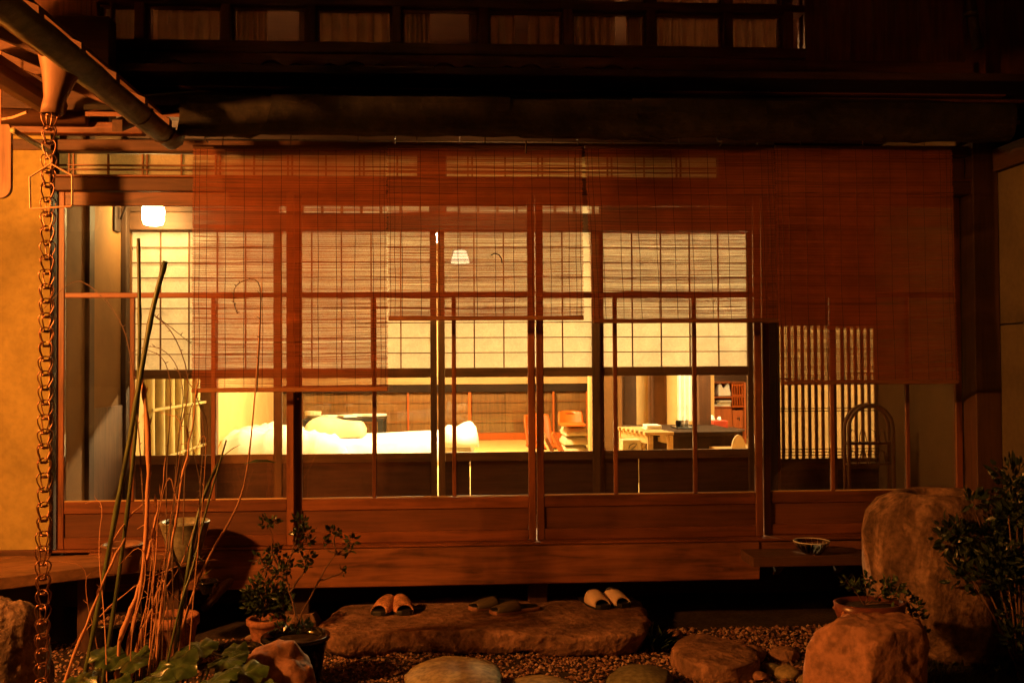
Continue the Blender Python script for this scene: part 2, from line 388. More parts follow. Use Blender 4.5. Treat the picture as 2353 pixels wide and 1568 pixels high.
# veranda end walls and ceiling
zC = zB(455)+.35
wl = hb('end_wall', M['plaster_hall'], HX0-.06, HX0-.002, .105, YS-.05, ZF-.03, zC, label='plastered end wall of the veranda under the wall lamp')
hb('wall_batten', M['dark_z'], HX0-.001, HX0+.022, .36, .44, ZF, zC-.02)
hb('wall_batten', M['dark_z'], HX0-.001, HX0+.03, YS-.12, YS-.052, ZF, zC-.02)
hb('wainscot', M['beam_z'], HX0-.001, HX0+.014, .445, YS-.125, ZF, zA(940))
hb('end_wall', M['plaster_hall'], HXR+.03, HXR+.09, .125, YS+.3, ZF-.03, zC)
for i in range(6):
    y0 = .102+(YS-.13)*i/6
    hb('ceiling_board', M['beam_x'], HX0-.05, HXR+.1, y0, y0+(YS-.13)/6-.003, zC, zC+.02)
# ---- plane of the paper screens
sx0 = ax(290, YS); sx1 = ax(1737, YS)
hb('screen_post', M['dark_z'], sx0-.10, sx0-.002, YS-.05, YS+.07, ZF-.03, zC)
hb('screen_post', M['dark_z'], sx1+.002, ax(1777, YS), YS-.06, YS+.14, ZF-.03, zC)
zq0, zq1 = zB(491.5), zB(471)
hb('screen_head', M['beam_x'], sx0, sx1, YS-.045, YS+.075, zB(531), zq0)
hb('screen_sill', M['beam_x'], sx0, sx1, YS-.045, YS+.075, ZF-.02, ZF+.012)
pz0, pz1 = ax(640, YS, 480), ax(1377, YS, 480)
hb('upper_wall', M['dark_x'], sx0, sx1, YS-.03, YS+.06, zq1, zC)
hb('upper_wall', M['dark_x'], sx0, pz0, YS-.03, YS+.06, zq0+.001, zq1-.001)
hb('upper_wall', M['dark_x'], pz1, sx1, YS-.03, YS+.06, zq0+.001, zq1-.001)
hb('screen_strut', M['dark_z'], ax(986, YS, 480), ax(1026, YS, 480), YS-.048, YS+.062, zq0+.001, zq1-.001)
slot = MB().box(pz0, pz1, YS+.028, YS+.031, zq0+.001, zq1-.001, 0).build('vent_paper', M['paper'], H)
x = ax(695, YS, 480)
while x < pz1-.02:
    if not ax(980, YS, 480) < x < ax(1030, YS, 480):
        MB().box(x-.007, x+.007, YS-.02, YS+.026, zq0+.002, zq1-.002, .001).build('vent_bar', M['shoji_z'], slot)
    x += ax(1044.5, YS, 480)-ax(1000, YS, 480)

# ---- room shell
RX0, RX1, RY0, RY1, ZTAT, ZCE = HX0+.01, 3.6, YS+.08, 6.15, .48, 2.62
rf = hb('room_floor', M['beam_x'], RX0-.3, RX1, RY0, RY1+.9, ZTAT-.10, ZTAT-.045)
for i in range(4):
    for j in range(4):
        xa = RX0+(RX1-RX0)*i/4; ya = RY0+(RY1-RY0)*j/4
        MB().box(xa+.001, xa+(RX1-RX0)/4-.001, ya+.001, ya+(RY1-RY0)/4-.001, ZTAT-.044, ZTAT, .003).build('tatami_mat', M['tatami'], rf)
for i in range(8):
    xa = RX0-.3+(RX1+.3-RX0)*i/8
    hb('ceiling_panel', M['pale_wood'], xa, xa+(RX1+.3-RX0)/8-.0005, RY0, RY1+.9, ZCE, ZCE+.02)
hb('ceiling_slab', M['dark_x'], RX0-.35, RX1+.06, RY0-.1, RY1+.9, ZCE+.0205, ZCE+.06)
hb('roof_deck', M['dark_x'], HX0-1.0, RX1+.4, .10, 8, ZCE+.25, ZCE+.29)
hb('room_wall', M['plaster_in'], RX0-.35, RX0-.02, 2.95, RY1, ZTAT-.04, ZCE)
hb('room_wall', M['plaster_in'], RX0-.35, RX0-.30, RY0, 2.95, ZTAT-.04, ZCE)
hb('room_wall', M['plaster_hall'], RX1, RX1+.06, YS, RY1+.9, ZTAT-.04, ZCE)
hb('room_wall', M['plaster_in'], RX0-.35, RX0-.02, RY0, 1.42, ZTAT-.04, ZCE)
hb('room_wall', M['dark_x'], RX0-.4, RX1+.1, RY1+.9, RY1+.96, ZTAT-.04, ZCE)
hb('room_wall', M['plaster_hall'], ax(2040, YS+.1), RX1, YS+.09, YS+.14, ZTAT-.1, ZCE)
hb('room_wall', M['plaster_hall'], ax(1737, YS), ax(2042, YS), YS+.085, YS+.125, az(748, YS, 1900)+.85, ZCE)
# bamboo lattice window in the room's side wall
bw = thing('bamboo_lattice', 'lattice of upright green bamboo poles with split bamboo ties by the futon', 'lattice', (RX0-.01, 2.2, ZTAT))
for i in range(7):
    y = 1.5+i*.235
    MB().tube([(RX0-.02, y, ZTAT+k*.25) for k in range(8)], [.042*(1.06 if k % 3 == 1 else 1) for k in range(8)], 10).build('bamboo_pole', M['bamboo'], bw, smooth=True)
    MB().box(RX0-.05, RX0-.02, y+.09, y+.135, ZTAT, ZTAT+1.75).build('lattice_bar', M['beam_z'], bw)
for z in (.62, .95, 1.3):
    MB().box(RX0+.024, RX0+.034, 1.43, 2.94, ZTAT+z-.38, ZTAT+z-.36).build('split_bamboo', M['bamboo'], bw)
hb('room_post', M['beam_z'], RX0-.02, RX0+.10, 2.83, 2.945, ZTAT, ZCE)
# far wall: low glazed doors that mirror the room
zl = lambda py, px=1100: az(py, RY1, px)
fx0, fx1 = ax(612, RY1), ax(1352, RY1)
fwin = thing('garden_glazing', 'dark glazed garden doors with orange mullions at the far end of the room', 'door', ((fx0+fx1)/2, RY1, ZTAT))
MB().box(fx0, fx1, RY1-.03, RY1+.03, ZTAT, zl(994)).build('bottom_rail', M['orange_wood'], fwin)
MB().box(fx0, fx1, RY1-.02, RY1+.03, zl(882), zl(866)).build('top_rail', M['pale_wood'], fwin)
MB().box(fx0, fx1, RY1+.0, RY1+.03, zl(900), zl(882.5)).build('dark_rail', M['table_dark'], fwin)
for px, hw_ in ((626, .018), (692, .016), (937, .010), (1078, .018), (1270, .010), (1348, .014)):
    MB().box(ax(px, RY1)-hw_, ax(px, RY1)+hw_, RY1-.035, RY1+.035, zl(993), zl(900)).build('mullion', M['orange_wood'], fwin)
for py in (922, 945, 968): MB().box(fx0, fx1, RY1+.02, RY1+.03, zl(py)-.0022, zl(py)+.0022, .001).build('glazing_bar', M['orange_wood'], fwin)  # thin bars imitate the screen grid reflected in the far glass
MB().box(fx0, fx1, RY1+.008, RY1+.012, zl(993), zl(900.5), 0).build('glass_pane', M['glass_in'], fwin)
for (p0, p1) in ((626, 690), (690, 795), (795, 937), (937, 1078), (1078, 1160), (1160, 1270), (1270, 1348)):
    MB().box(ax(p0, RY1)+.002, ax(p1, RY1)-.002, RY1+.06, RY1+.07, ZTAT, zl(900)).build('reed_curtain', M['reed'], fwin)  # brown panels behind the glass imitate its hazy room reflection
hb('room_wall', M['plaster_in'], RX0-.3, fx1+.1, RY1-.02, RY1+.05, zl(866)+.003, ZCE)
# right part of the room: posts and plaster bays
def bay(p0, p1, Y, mat, name='room_wall', th=.05):
    hb(name, mat, ax(p0, Y), ax(p1, Y), Y, Y+th, ZTAT, ZCE)
bay(1352, 1362, 4.1, M['pale_wood'], 'room_post', .10)
bay(1366, 1384, 4.1, M['beam_z'], 'room_post', .12)
bay(1380, 1440, 4.6, M['plaster_hall'])
bay(1432, 1461, 4.3, M['dark_z'], 'room_post', .12)
bay(1455, 1500, 5.0, M['plaster_in'])
bay(1494, 1531, 4.5, M['beam_z'], 'room_post', .14)
bay(1520, 1640, 4.9, M['plaster_in'])
bay(1604, 1632, 3.2, M['beam_z'], 'room_post', .11)
bay(1600, 1900, 6.0, M['dark_x'])

# ---- upper storey
YU = .42
zu = lambda py, px=1000: az(py, YU, px)
# pent roof: boards from the eave up to the upper wall
RT = ((-.50, 2.545), (YU, zu(212)))
nrb = 11; xr0, xr1 = ax(205, -.45, 230), ax(2330, -.45, 260)
roof = MB().prism([(xr0, -.50, 2.505), (xr0, YU+.02, zu(212)-.04), (xr0, YU+.02, zu(212)-.06), (xr0, -.50, 2.485)], (xr1-xr0, 0, 0)).build('pent_roof', M['frame_x'], H, label='low pent roof over the veranda')
for i in range(nrb):
    xa = xr0+(xr1-xr0)*i/nrb; xb = xr0+(xr1-xr0)*(i+1)/nrb
    MB().prism([(xa, -.52, 2.51), (xa, YU, zu(212)-.035), (xa, YU, zu(212)-.012), (xa, -.52, 2.533)], (xb-xa-.006, 0, 0)).build('roof_sheet', M['gutter'], roof)
for i in range(14):
    xa = xr0+.1+(xr1-xr0-.2)*i/13
    MB().prism([(xa, -.44, 2.43), (xa, YU, zu(212)-.12), (xa, YU, zu(212)-.062), (xa, -.44, 2.484)], (.045, 0, 0)).build('rafter', M['dark_y'], roof)
ux0, ux1 = ax(205, YU, 100), ax(1845, YU, 100)
hb('upper_backing', M['dark_x'], ux0-1.6, ax(2700, YU), YU+1.9, YU+1.95, zu(215), 4.6)
hb('wall_board', M['frame_x'], ux0, ax(2230, YU, 170), YU+.03, YU+.05, zu(205), zu(131.5))
hb('upper_ceiling', M['frame_x'], ux0-1.6, ax(2700, YU), YU+.1, YU+1.9, 4.6, 4.64)
hb('upper_wall', M['frame_z'], ax(1845, YU, 100), ax(2700, YU), YU+.06, YU+.1, zu(215), 4.6)
hb('flashing_strip', M['frame_x'], ux0+.25, ax(2300, YU, 200), YU-.05, YU-.002, zu(212), zu(202))
# balustrade board with scalloped cut-outs
def scallop_board(name, x0, x1, y, th, z0, z1, centres):
    cu = bpy.data.curves.new(name, 'CURVE'); cu.dimensions = '2D'; cu.fill_mode = 'BOTH'; cu.extrude = th/2
    def poly(pts):
        sp = cu.splines.new('POLY'); sp.points.add(len(pts)-1); sp.use_cyclic_u = True
        for q, p in zip(sp.points, pts): q.co = (p[0], p[1], 0, 1)
    poly([(x0, z0), (x1, z0), (x1, z1), (x0, z1)])
    for c in centres:
        zc = z1-.075
        for (dx, hw, hh) in ((-.135, .05, .022), (0, .075, .036), (.135, .05, .022)):
            poly([(c+dx-hw+2*hw*t/10, zc+hh*math.sin(math.pi*t/10)) for t in range(11)])
    o = bpy.data.objects.new('tmp', cu); COL.objects.link(o)
    dg = bpy.context.evaluated_depsgraph_get(); me = bpy.data.meshes.new_from_object(o.evaluated_get(dg)); bpy.data.objects.remove(o)
    for v in me.vertices: v.co = Vector((v.co.x, y-H.location.y+v.co.z, v.co.y))
    me.materials.clear(); me.materials.append(M['frame_x'])
    ob = bpy.data.objects.new(name, me); COL.objects.link(ob); ob.parent = H; ob['label'] = 'dark balustrade board with scalloped cut-outs'
cent = [ax(px, YU-.03, 150) for px in (395, 622, 815, 1020, 1220, 1408)]
scallop_board('balustrade_board', ux0, ax(2230, YU, 170), YU-.015, .025, zu(201.5), zu(131), cent)
hb('window_sill', M['frame_x'], ux0, ux1, YU-.05, YU+.08, zu(130.5), zu(106))
hb('window_head', M['frame_x'], ux0, ux1, YU-.04, YU+.08, zu(22), zu(4))
hb('upper_wall', M['frame_z'], ux0-1.6, ux0-.003, YU, YU+.3, zu(205), 6.5)
upost = [ax(px, YU, 60) for px in (325, 522, 716, 912, 1110, 1302, 1493, 1668, 1806)]
for i, x in enumerate([ux0+.03]+upost):
    hb('window_post', M['frame_z'], x-.027, x+.027, YU-.045, YU+.085, zu(105.5), zu(22.5))
    hb('window_post', M['frame_z'], x-.027, x+.027, YU-.045, YU+.085, zu(3.5), zu(-170))
edges = [ux0+.057]+sum([[x-.027, x+.027] for x in upost], [])
for i in range(len(upost)):
    x0, x1 = edges[2*i], edges[2*i+1]
    for (za, zb) in ((zu(105), zu(23)), (zu(3), zu(-160))):
        wn = thing if False else None
        win = MB().box(x0, x1, YU+.0, YU+.03, za, za+.016).box(x0, x1, YU+.0, YU+.03, zb-.014, zb).box(x0, x0+.014, YU+.001, YU+.029, za+.016, zb-.014).box(x1-.014, x1, YU+.001, YU+.029, za+.016, zb-.014).build('window_sash', M['frame_x'], H)
        MB().box(x0+.014, x1-.014, YU+.013, YU+.017, za+.016, zb-.014, 0).build('window_pane', M['glass_dim'], win)
        # folded curtain behind the pane
        cu = MB(); n = 40; a = x0; b = x1
        if i in (2, 4, 6): b = x0+(x1-x0)*(.42, .36, .62)[(i-2)//2]
        vs = []
        for k in range(n+1):
            xx = a+(b-a)*k/n; yy = YU+.10+.018*math.sin(k*.9+i)+.01*math.sin(k*2.3+i*2)
            vs += [(xx, yy, za-.05), (xx, yy+.006*math.sin(k), zb+.05)]
        cu.add(vs, [(2*k, 2*k+2, 2*k+3, 2*k+1) for k in range(n)])
        if i != 5: cu.build('curtain', M['curtain'], win, smooth=True)
        else: MB().add(vs, [(2*k, 2*k+2, 2*k+3, 2*k+1) for k in range(n) if not 14 < k < 22]).build('curtain', M['curtain'], win, smooth=True)
        if i in (2, 4, 6):
            vs2 = [(p[0]+(x1-a)*.72 if False else x1-(p[0]-a)*.35, p[1]+.01, p[2]) for p in vs]
            MB().add(vs2, [(2*k, 2*k+2, 2*k+3, 2*k+1) for k in range(n)]).build('curtain', M['curtain'], win, smooth=True)
# board cladding right of the upper windows
xa = ux1+.01
while xa < ax(2215, YU, 100):
    hb('cladding_board', M['frame_z'], xa, xa+.128, YU-.005+.006*rnd.random(), YU+.03, zu(190, 1900), zu(-170), c=.003); xa += .134
for px in (213, 262):
    hb('cladding_batten', M['frame_z'], ax(px, YU-.02, 60)-.012, ax(px, YU-.02, 60)+.004, YU-.05, YU-.004, zu(128), zu(-160))

# ---- sleeve wall of plaster beside the doors
swx1 = ax(114, -.1)-.002
hb('sleeve_wall', M['plaster'], -4.2, swx1, -.055, .02, .38, zA(300, 60), label='ochre plaster wall beside the glass doors')
hb('wall_base', M['beam_x'], -4.2, swx1, -.075, -.0555, ZF-.02, ZF+.02)
hb('wall_beam', M['frame_x'], -4.2, ax(330, -.1, 305), -.12, -.056, zA(318, 100), zA(292, 100), label='red brown beam over the plaster wall')
MB().tube([(-4.2, -.17, zA(283, 60)+.01), (-3.0, -.16, zA(281, 60)), (ax(200, -.15, 285), -.15, zA(285, 60)-.006)], [.05, .046, .04], 10).build('log_purlin', M['beam_x'], H, smooth=True)
hb('upper_wall', M['dark_x'], -4.2, ax(250, -.05, 290), -.05, .06, zA(300, 60)+.002, 3.1)

# ================================================================ glass sliding doors
def glass_door(label, p0, p1, bars, Y, pyb, glass_z=None):
    x0, x1 = ax(p0, Y, 900), ax(p1, Y, 900)
    D = thing('sliding_door', label, 'door', ((x0+x1)/2, Y, ZD0), 'glass doors along the veranda')
    sw = .037; y0, y1 = Y-.015, Y+.015
    zb, zt = ZD0+.001, zK0-.002
    zgl, zr0, zr1 = az(pyb, Y, (p0+p1)/2), az(684, Y, (p0+p1)/2), az(672, Y, (p0+p1)/2)
    ztg = az(474, Y, (p0+p1)/2); zpn = zgl-.058
    for a, b in ((x0, x0+sw), (x1-sw, x1)): MB().box(a, b, y0, y1, zb, zt).build('stile', M['frame_z'], D)
    xa, xb = x0+sw+.0005, x1-sw-.0005
    rl = lambda za, zb_, nm='rail': MB().box(xa, xb, y0+.002, y1-.002, za, zb_).build(nm, M['frame_x'], D)
    rl(ztg, zt); rl(zr0, zr1); rl(zpn, zgl); rl(zb, zb+.055)
    MB().box(xa, xb, Y-.004, Y+.004, zb+.0555, zpn-.0005, .001).build('lower_panel', M['panel'], D)
    xs = [xa]
    for b in bars:
        xc = ax(b, Y, 900); MB().box(xc-.011, xc+.011, y0+.004, y1-.004, zgl+.0005, zr0-.0005).build('glazing_bar', M['frame_z'], D); xs += [xc-.0112, xc+.0112]
    xs.append(xb)
    for k in range(0, len(xs), 2): MB().box(xs[k], xs[k+1], Y-.0015, Y+.0015, zgl+.0005, zr0-.0005, 0).build('glass_pane', M['glass'], D)
    MB().box(xa, xb, Y-.0015, Y+.0015, zr1+.0005, ztg-.0005, 0).build('glass_pane', M['glass'], D)
    # beads that hold the panes
    for k in range(0, len(xs), 2):
        MB().box(xs[k], xs[k+1], Y-.009, Y-.003, zgl+.0005, zgl+.007, .001).build('glazing_bead', M['pale_wood'], D)
    return D
glass_door('glass sliding door beside the plaster wall, behind the rain chain', 132, 676, (305, 491), -.036, 1149)
glass_door('glass sliding door in front of the white bedding', 677, 1229, (860, 1043), 0, 1142)
glass_door('glass sliding door in front of the legless chairs and the slatted bench', 1232, 1748, (1413, 1595), 0, 1134)
glass_door('glass sliding door in front of the arched slipper rack', 1750, 2207, (1910, 2082), .036, 1126)
MB().tube([(ax(684, -.018), -.019, zA(913)), (ax(684, -.018), -.012, zA(913))], .006, 8).build('lock_pin', M['wire'], H)

# ================================================================ paper screens
def shoji(label, p0, p1, q0, q1, Y, cells=5, crack=None):
    x0, x1 = ax(p0, Y, 900), ax(p1, Y, 900)
    S = thing('paper_screen', label, 'paper screen', ((x0+x1)/2, Y, ZF), 'paper screens behind the veranda')
    y0, y1 = Y-.014, Y+.014
    zt, zb = zB(531)-.002, ZF+.0125
    zp0, zp1 = zB(845), zB(533); zg0, zg1 = zB(1039), zB(866)
    xa, xb = ax(q0, Y, 900), ax(q1, Y, 900)
    MB().box(x0, xa, y0, y1, zb, zt).build('stile', M['shoji_z'], S); MB().box(xb, x1, y0, y1, zb, zt).build('stile', M['shoji_z'], S)
    rl = lambda za, zb_: MB().box(xa+.0005, xb-.0005, y0+.002, y1-.002, za, zb_, .002).build('rail', M['shoji_x'], S)
    rl(zp1, zt); rl(zg1, zp0); rl(zg0-.055, zg0); rl(zb, zb+.05)
    pw = (xb-xa)/cells
    for k in range(1, cells): MB().box(xa+k*pw-.0038, xa+k*pw+.0038, Y-.010, Y+.004, zp0+.0005, zp1-.0005, .001).build('muntin', M['shoji_z'], S)
    for k in range(1, 9):
        z = zp0+(zp1-zp0)*k/9; MB().box(xa+.0005, xb-.0005, Y-.011, Y+.005, z-.0028, z+.0028, .001).build('muntin', M['shoji_x'], S)
    MB().box(xa, xb, Y+.0055, Y+.0062, zp0, zp1, 0).build('paper_sheet', M['paper'], S)
    MB().box(xa, xb, Y-.0015, Y+.0015, zg0+.0005, zg1-.0005, 0).build('glass_pane', M['glass_in'], S)
    zk0, zk1 = zb+.0505, zg0-.0555
    if crack:
        xc = ax(crack, Y, 1090)
        MB().box(xa, xc-.0022, Y-.004, Y+.004, zk0, zk1, .001).build('kick_board', M['panel'], S)
        MB().box(xc+.0022, xb, Y-.004, Y+.004, zk0, zk1, .001).build('kick_board', M['panel'], S)
    else: MB().box(xa, xb, Y-.004, Y+.004, zk0, zk1, .001).build('kick_board', M['panel'], S)
shoji('paper screen under the veranda wall lamp', 291, 648, 303, 629, YS+.03)
shoji('paper screen in front of the low dark table and white bedding', 631, 1003.6, 648, 989, YS)
shoji('paper screen behind the small pendant lamp', 1006.6, 1378, 1022, 1360, YS, crack=1080)
shoji('paper screen in front of the slatted bench and red cabinet', 1362, 1736, 1387, 1717, YS+.03, crack=1467)
# lattice screen by the slipper rack
YL = YS+.1
x0, x1 = ax(1778, YL), ax(2040, YL)
hb('screen_jamb', M['dark_z'], ax(1777, YS)-.01, x0-.0005, YL-.025, YL+.035, ZF, zC)
hb('screen_jamb', M['dark_z'], x1+.0005, x1+.04, YL-.03, YL+.035, ZF, zC)
L = thing('lattice_screen', 'screen of close upright slats over glowing paper behind the slipper rack', 'lattice screen', ((x0+x1)/2, YL, ZF))
zl0, zl1 = az(1052, YL, 1900), az(748, YL, 1900)
for a, b in ((x0, x0+.03), (ax(1902, YL), ax(1918, YL)), (x1-.03, x1)): MB().box(a, b, YL-.02, YL+.02, ZF, zl1+.9).build('stile', M['shoji_z'], L)
MB().box(x0+.031, x1-.031, YL-.018, YL+.018, zl0-.07, zl0).build('rail', M['shoji_x'], L)
MB().box(x0+.031, x1-.031, YL-.018, YL+.018, zl1, zl1+.05).build('rail', M['shoji_x'], L)
MB().box(x0+.031, x1-.031, YL-.006, YL+.006, zl1+.05, zl1+.9).build('upper_board', M['panel'], L)
MB().box(x0+.031, x1-.031, YL-.006, YL+.006, ZF, zl0-.07).build('kick_board', M['panel'], L)
MB().box(x0+.03, x1-.03, YL+.012, YL+.013, zl0, zl1, 0).build('paper_sheet', M['paper_old'], L)
px = 1797.0
while px < 2030:
    if not 1895 < px < 1925: MB().box(ax(px-3.3, YL), ax(px+3.3, YL), YL-.008, YL+.010, zl0+.001, zl1-.001, .001).build('slat', M['lattice_slat'], L)
    px += 15.2
for py in (868, 874, 937, 943, 1030, 1037, 1044):
    z = az(py, YL, 1900); MB().box(x0+.031, x1-.031, YL-.018, YL-.0145, z-.003, z+.003, .001).build('tie_bar', M['shoji_x'], L)

# ================================================================ bamboo blinds
def blind(label, p0, p1, q0, q1, pyb, Y, seed, lean=0.0, dens=1.0):
    rn = random.Random(seed)
    a0, a1 = ax(p0, Y, 420), ax(p1, Y, 420); b0, b1 = ax(q0, Y, pyb), ax(q1, Y, pyb)
    zt = az(338, Y, (p0+p1)/2); zb = az(pyb, Y, (p0+p1)/2)
    B = thing('bamboo_blind', label, 'blind', ((a0+a1)/2, Y, zb), 'bamboo blinds under the eave')
    mb = MB(); z = zt-.012; i = 0
    while z > zb+.016:
        t = (zt-z)/(zt-zb); h = .00088*(1+.25*rn.uniform(-1, 1)); tl = .0014*rn.uniform(-1, 1)
        l, r_ = a0+(b0-a0)*t+rn.uniform(-.004, .004), a1+(b1-a1)*t+rn.uniform(-.004, .004)
        y = Y+.004*math.sin(t*5+seed)+lean*t; n = 5
        pts = [(l+(r_-l)*k/n, y+rn.uniform(-.0006, .0006), z+tl*(2*k/n-1)+.0005*rn.uniform(-1, 1)-.007*math.sin(math.pi*k/n)*(.3+.7*t)+.004*math.sin(seed+4*t)*(k/n-.5)) for k in range(n+1)]
        if rn.random() < .02: pts = [(p_[0], p_[1]-.003, p_[2]+.003*rn.uniform(-1, 1)) for p_ in pts]
        V = []
        for p in pts: V += [(p[0], p[1]-.001, p[2]), (p[0], p[1], p[2]+h), (p[0], p[1]+.001, p[2]), (p[0], p[1], p[2]-h)]
        mb.add(V, [(4*k+j, 4*k+(j+1) % 4, 4*k+4+(j+1) % 4, 4*k+4+j) for k in range(n) for j in range(4)])
        z -= (.0024*(1+.28*rn.uniform(-1, 1))+(.0014 if rn.random() < .10 else 0))*dens; i += 1
    mb.build('slats', M['slat'], B, kind='stuff')
    fr = [.012, .035, .072]+[.072+(.856)*k/9 for k in range(1, 9)]+[.928, .965, .988]
    for f in fr:
        pts = []
        for k in range(9):
            t = k/8; pts.append((a0+(a1-a0)*f+((b0+(b1-b0)*f)-(a0+(a1-a0)*f))*t+.002*math.sin(k*2+f*40), Y+.004*math.sin(t*5+seed)+lean*t-.0012, zt+(zb-zt)*t))
        MB().tube(pts, .0012, 4).build('thread', M['thread'], B)
    MB().box(a0, a1, Y-.008, Y+.008, zt-.012, zt+.006).build('head_batten', M['beam_x'], B)
    MB().box(b0, b1, Y-.006+lean, Y+.006+lean, zb-.006, zb+.016).build('bottom_batten', M['shoji_x'], B)
    for f in (.15, .5, .85):
        MB().tube([(a0+(a1-a0)*f, Y, zt), (a0+(a1-a0)*f, Y+.03, zt+.10)], .0025, 4).build('hanging_cord', M['thread'], B)
blind('long bamboo blind over the doors, hung nearest the wall lamp', 444, 888, 440, 891, 897, -.215, 3)
blind('short bamboo blind between the wall lamp blind and the paper screens', 890, 1337, 892, 1341, 733, -.225, 5)
blind('bamboo blind in front of the slatted bench, beside the short blind', 1343, 1778, 1362, 1792, 739, -.215, 9)
blind('dark bamboo blind hanging in front of the lattice screen', 1780, 2186, 1793, 2202, 880, -.225, 11, dens=.84)

# ================================================================ gutters and eave of the side wing
G = thing('eave_gutter', 'dark patinated sheet gutter with slanted joints along the eave', 'gutter', (0, -.52, 2.4))
zg = lambda py, px: az(py, -.56, px)
seg = [(400, 596), (590, 1196), (1188, 1500), (1490, 1790), (1780, 2330)]
for i, (p0, p1) in enumerate(seg):
    x0, x1 = ax(p0, -.56, 280), ax(p1, -.56, 280); rs = []; n = 9; sk = (.03, .07, -.05, -.08, -.07, 0)
    dz = (-.004, .004, -.003, .003, -.002)[i]
    for m_ in range(25):
        f_ = m_/24; x = x0+(x1-x0)*f_; s = sk[i]+(sk[i+1]-sk[i])*f_; lp = []
        for k in range(n):
            a = math.pi*(-.10+.66*k/(n-1)); nz = fbm((x*1.0, k*.25, i*3.0), 3.2, 4)
            lp.append((x+s*(math.cos(a)-.3)*1.5, -.50-.085*math.cos(a*.9)-(.006 if i % 2 else 0)+.016*nz, 2.525+dz-.125*math.sin(a)-(.022*max(0, fbm((x, 7, i), 5, 3)) if k == n-1 else 0)+.006*fbm((x, k, 2), 4, 3)))
        for k in range(n-1, -1, -1):
            p = lp[k]; lp.append((p[0], p[1]+.006, p[2]+.004))
        rs.append(lp)
    MB().rings(rs).build('gutter_sheet', M['gutter'], G, smooth=False)
for px in (470, 905, 1330, 1660):
    x = ax(px, -.56, 290); MB().tube([(x, -.42, 2.50), (x, -.47, 2.40), (x, -.56, 2.378), (x, -.5, 2.37)], .003, 5).build('gutter_bracket', M['iron'], G)
MB().tube([(ax(1210, -.5, 310), -.45, 2.40), (ax(1210, -.5, 310), -.45, 2.34)], .004, 4).build('nail', M['iron'], G)
# side wing gutter runs toward the viewer
gx = ax(385, -.52, 305); GZ = 2.42
W = thing('side_wing', 'timber side wing with plank eave and half-round gutter over the courtyard', 'building', (-3.0, -2, 0))
gl_ = []
for q in range(48):
    y = -.45-q*.0628; dn = lambda k: 1+.10*fbm((k*.3, y*1.0, 0), 3.5, 3)+(.05 if q % 8 in (0, 1) else 0); gs = .012*fbm((0, y, 5), 1.5, 2)
    gl_.append([(gx-.055*dn(k)*math.cos(math.pi*k/10), y, GZ+gs-.01-.06*dn(k)*math.sin(math.pi*k/10)) for k in range(11)]+[(gx+.047*math.cos(math.pi*k/10), y, GZ+gs-.006-.050*math.sin(math.pi*k/10)) for k in range(11)])
MB().rings(gl_).build('gutter', M['gutter_wing'], W, smooth=True)
for y in (-.62, -.95):
    MB().tube([(gx-.058*math.cos(math.pi*k/8), y, GZ-.012-.064*math.sin(math.pi*k/8)) for k in range(9)], .007, 5).build('gutter_bracket', M['iron'], W)
# eave planks and purlin of the wing
def wz(x): return GZ+.06+(gx-x)*.42
for i in range(6):
    xa = gx-.03-.20*i; xb = xa-.192
    MB().prism([(xa, -.36, wz(xa)), (xb, -.36, wz(xb)), (xb, -.36, wz(xb)+.016), (xa, -.36, wz(xa)+.016)], (0, -3.3, 0)).build('eave_plank', M['beam_y'], W)
for i in range(9):
    y = -.45-.36*i
    MB().prism([(gx+.0, y, wz(gx)-.055), (gx-1.2, y, wz(gx-1.2)-.055), (gx-1.2, y, wz(gx-1.2)-.001), (gx, y, wz(gx)-.001)], (0, -.045, 0)).build('rafter', M['beam_x'], W)
MB().box(gx-.10, gx-.02, -3.6, -.37, wz(gx-.06)-.105, wz(gx-.02)-.056).build('eave_batten', M['frame_y'], W)
MB().tube([(gx-.62, -.22, wz(gx-.6)-.13), (gx-.62, -1.8, wz(gx-.6)-.14), (gx-.62, -3.6, wz(gx-.6)-.13)], .065, 10).build('log_purlin', M['frame_y'], W, smooth=True)
MB().box(-3.7, -3.6, -4.4, -.06, .0, 3.0).build('wing_wall', M['plaster'], W)
MB().box(gx-1.3, gx-.03, -3.7, -.36, wz(gx-.05)+.62, wz(gx-.05)+.66).build('roof_top', M['dark_y'], W)
# courtyard wall on the far side
CW = ax(2282, -.02, 900)
cwall = thing('courtyard_wall', 'dim greenish brown plaster wall with one horizontal joint, beside the stone basin', 'wall', (CW, -1.2, 0))
zj = az(742, -.3, 2300)
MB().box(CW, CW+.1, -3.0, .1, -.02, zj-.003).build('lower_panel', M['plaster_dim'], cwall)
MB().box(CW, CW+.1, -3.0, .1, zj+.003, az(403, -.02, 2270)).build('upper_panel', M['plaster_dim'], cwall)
MB().box(CW-.03, CW+.15, -3.0, .12, az(403, -.02, 2270)+.002, az(403, -.02, 2270)+.12).build('wall_cap', M['dark_y'], cwall)
MB().box(HXR+.145, CW+.1, .1, .14, 0, 2.6).build('return_wall', M['dark_x'], cwall)
dp = thing('downpipe', 'pale downpipe against the dark boards of the upper storey', 'pipe', (ax(2235, .2, 50), .2, 2.9))
MB().tube([at(2222, -60, .2), at(2228, 0, .2), at(2237, 70, .2), at(2248, 112, .2)], .032, 10).build('pipe', M['pipe'], dp, smooth=True)
MB().tube([at(2231, 30, .16), at(2231, 36, .16)], .038, 10).build('collar', M['pot_grey'], dp, smooth=True)
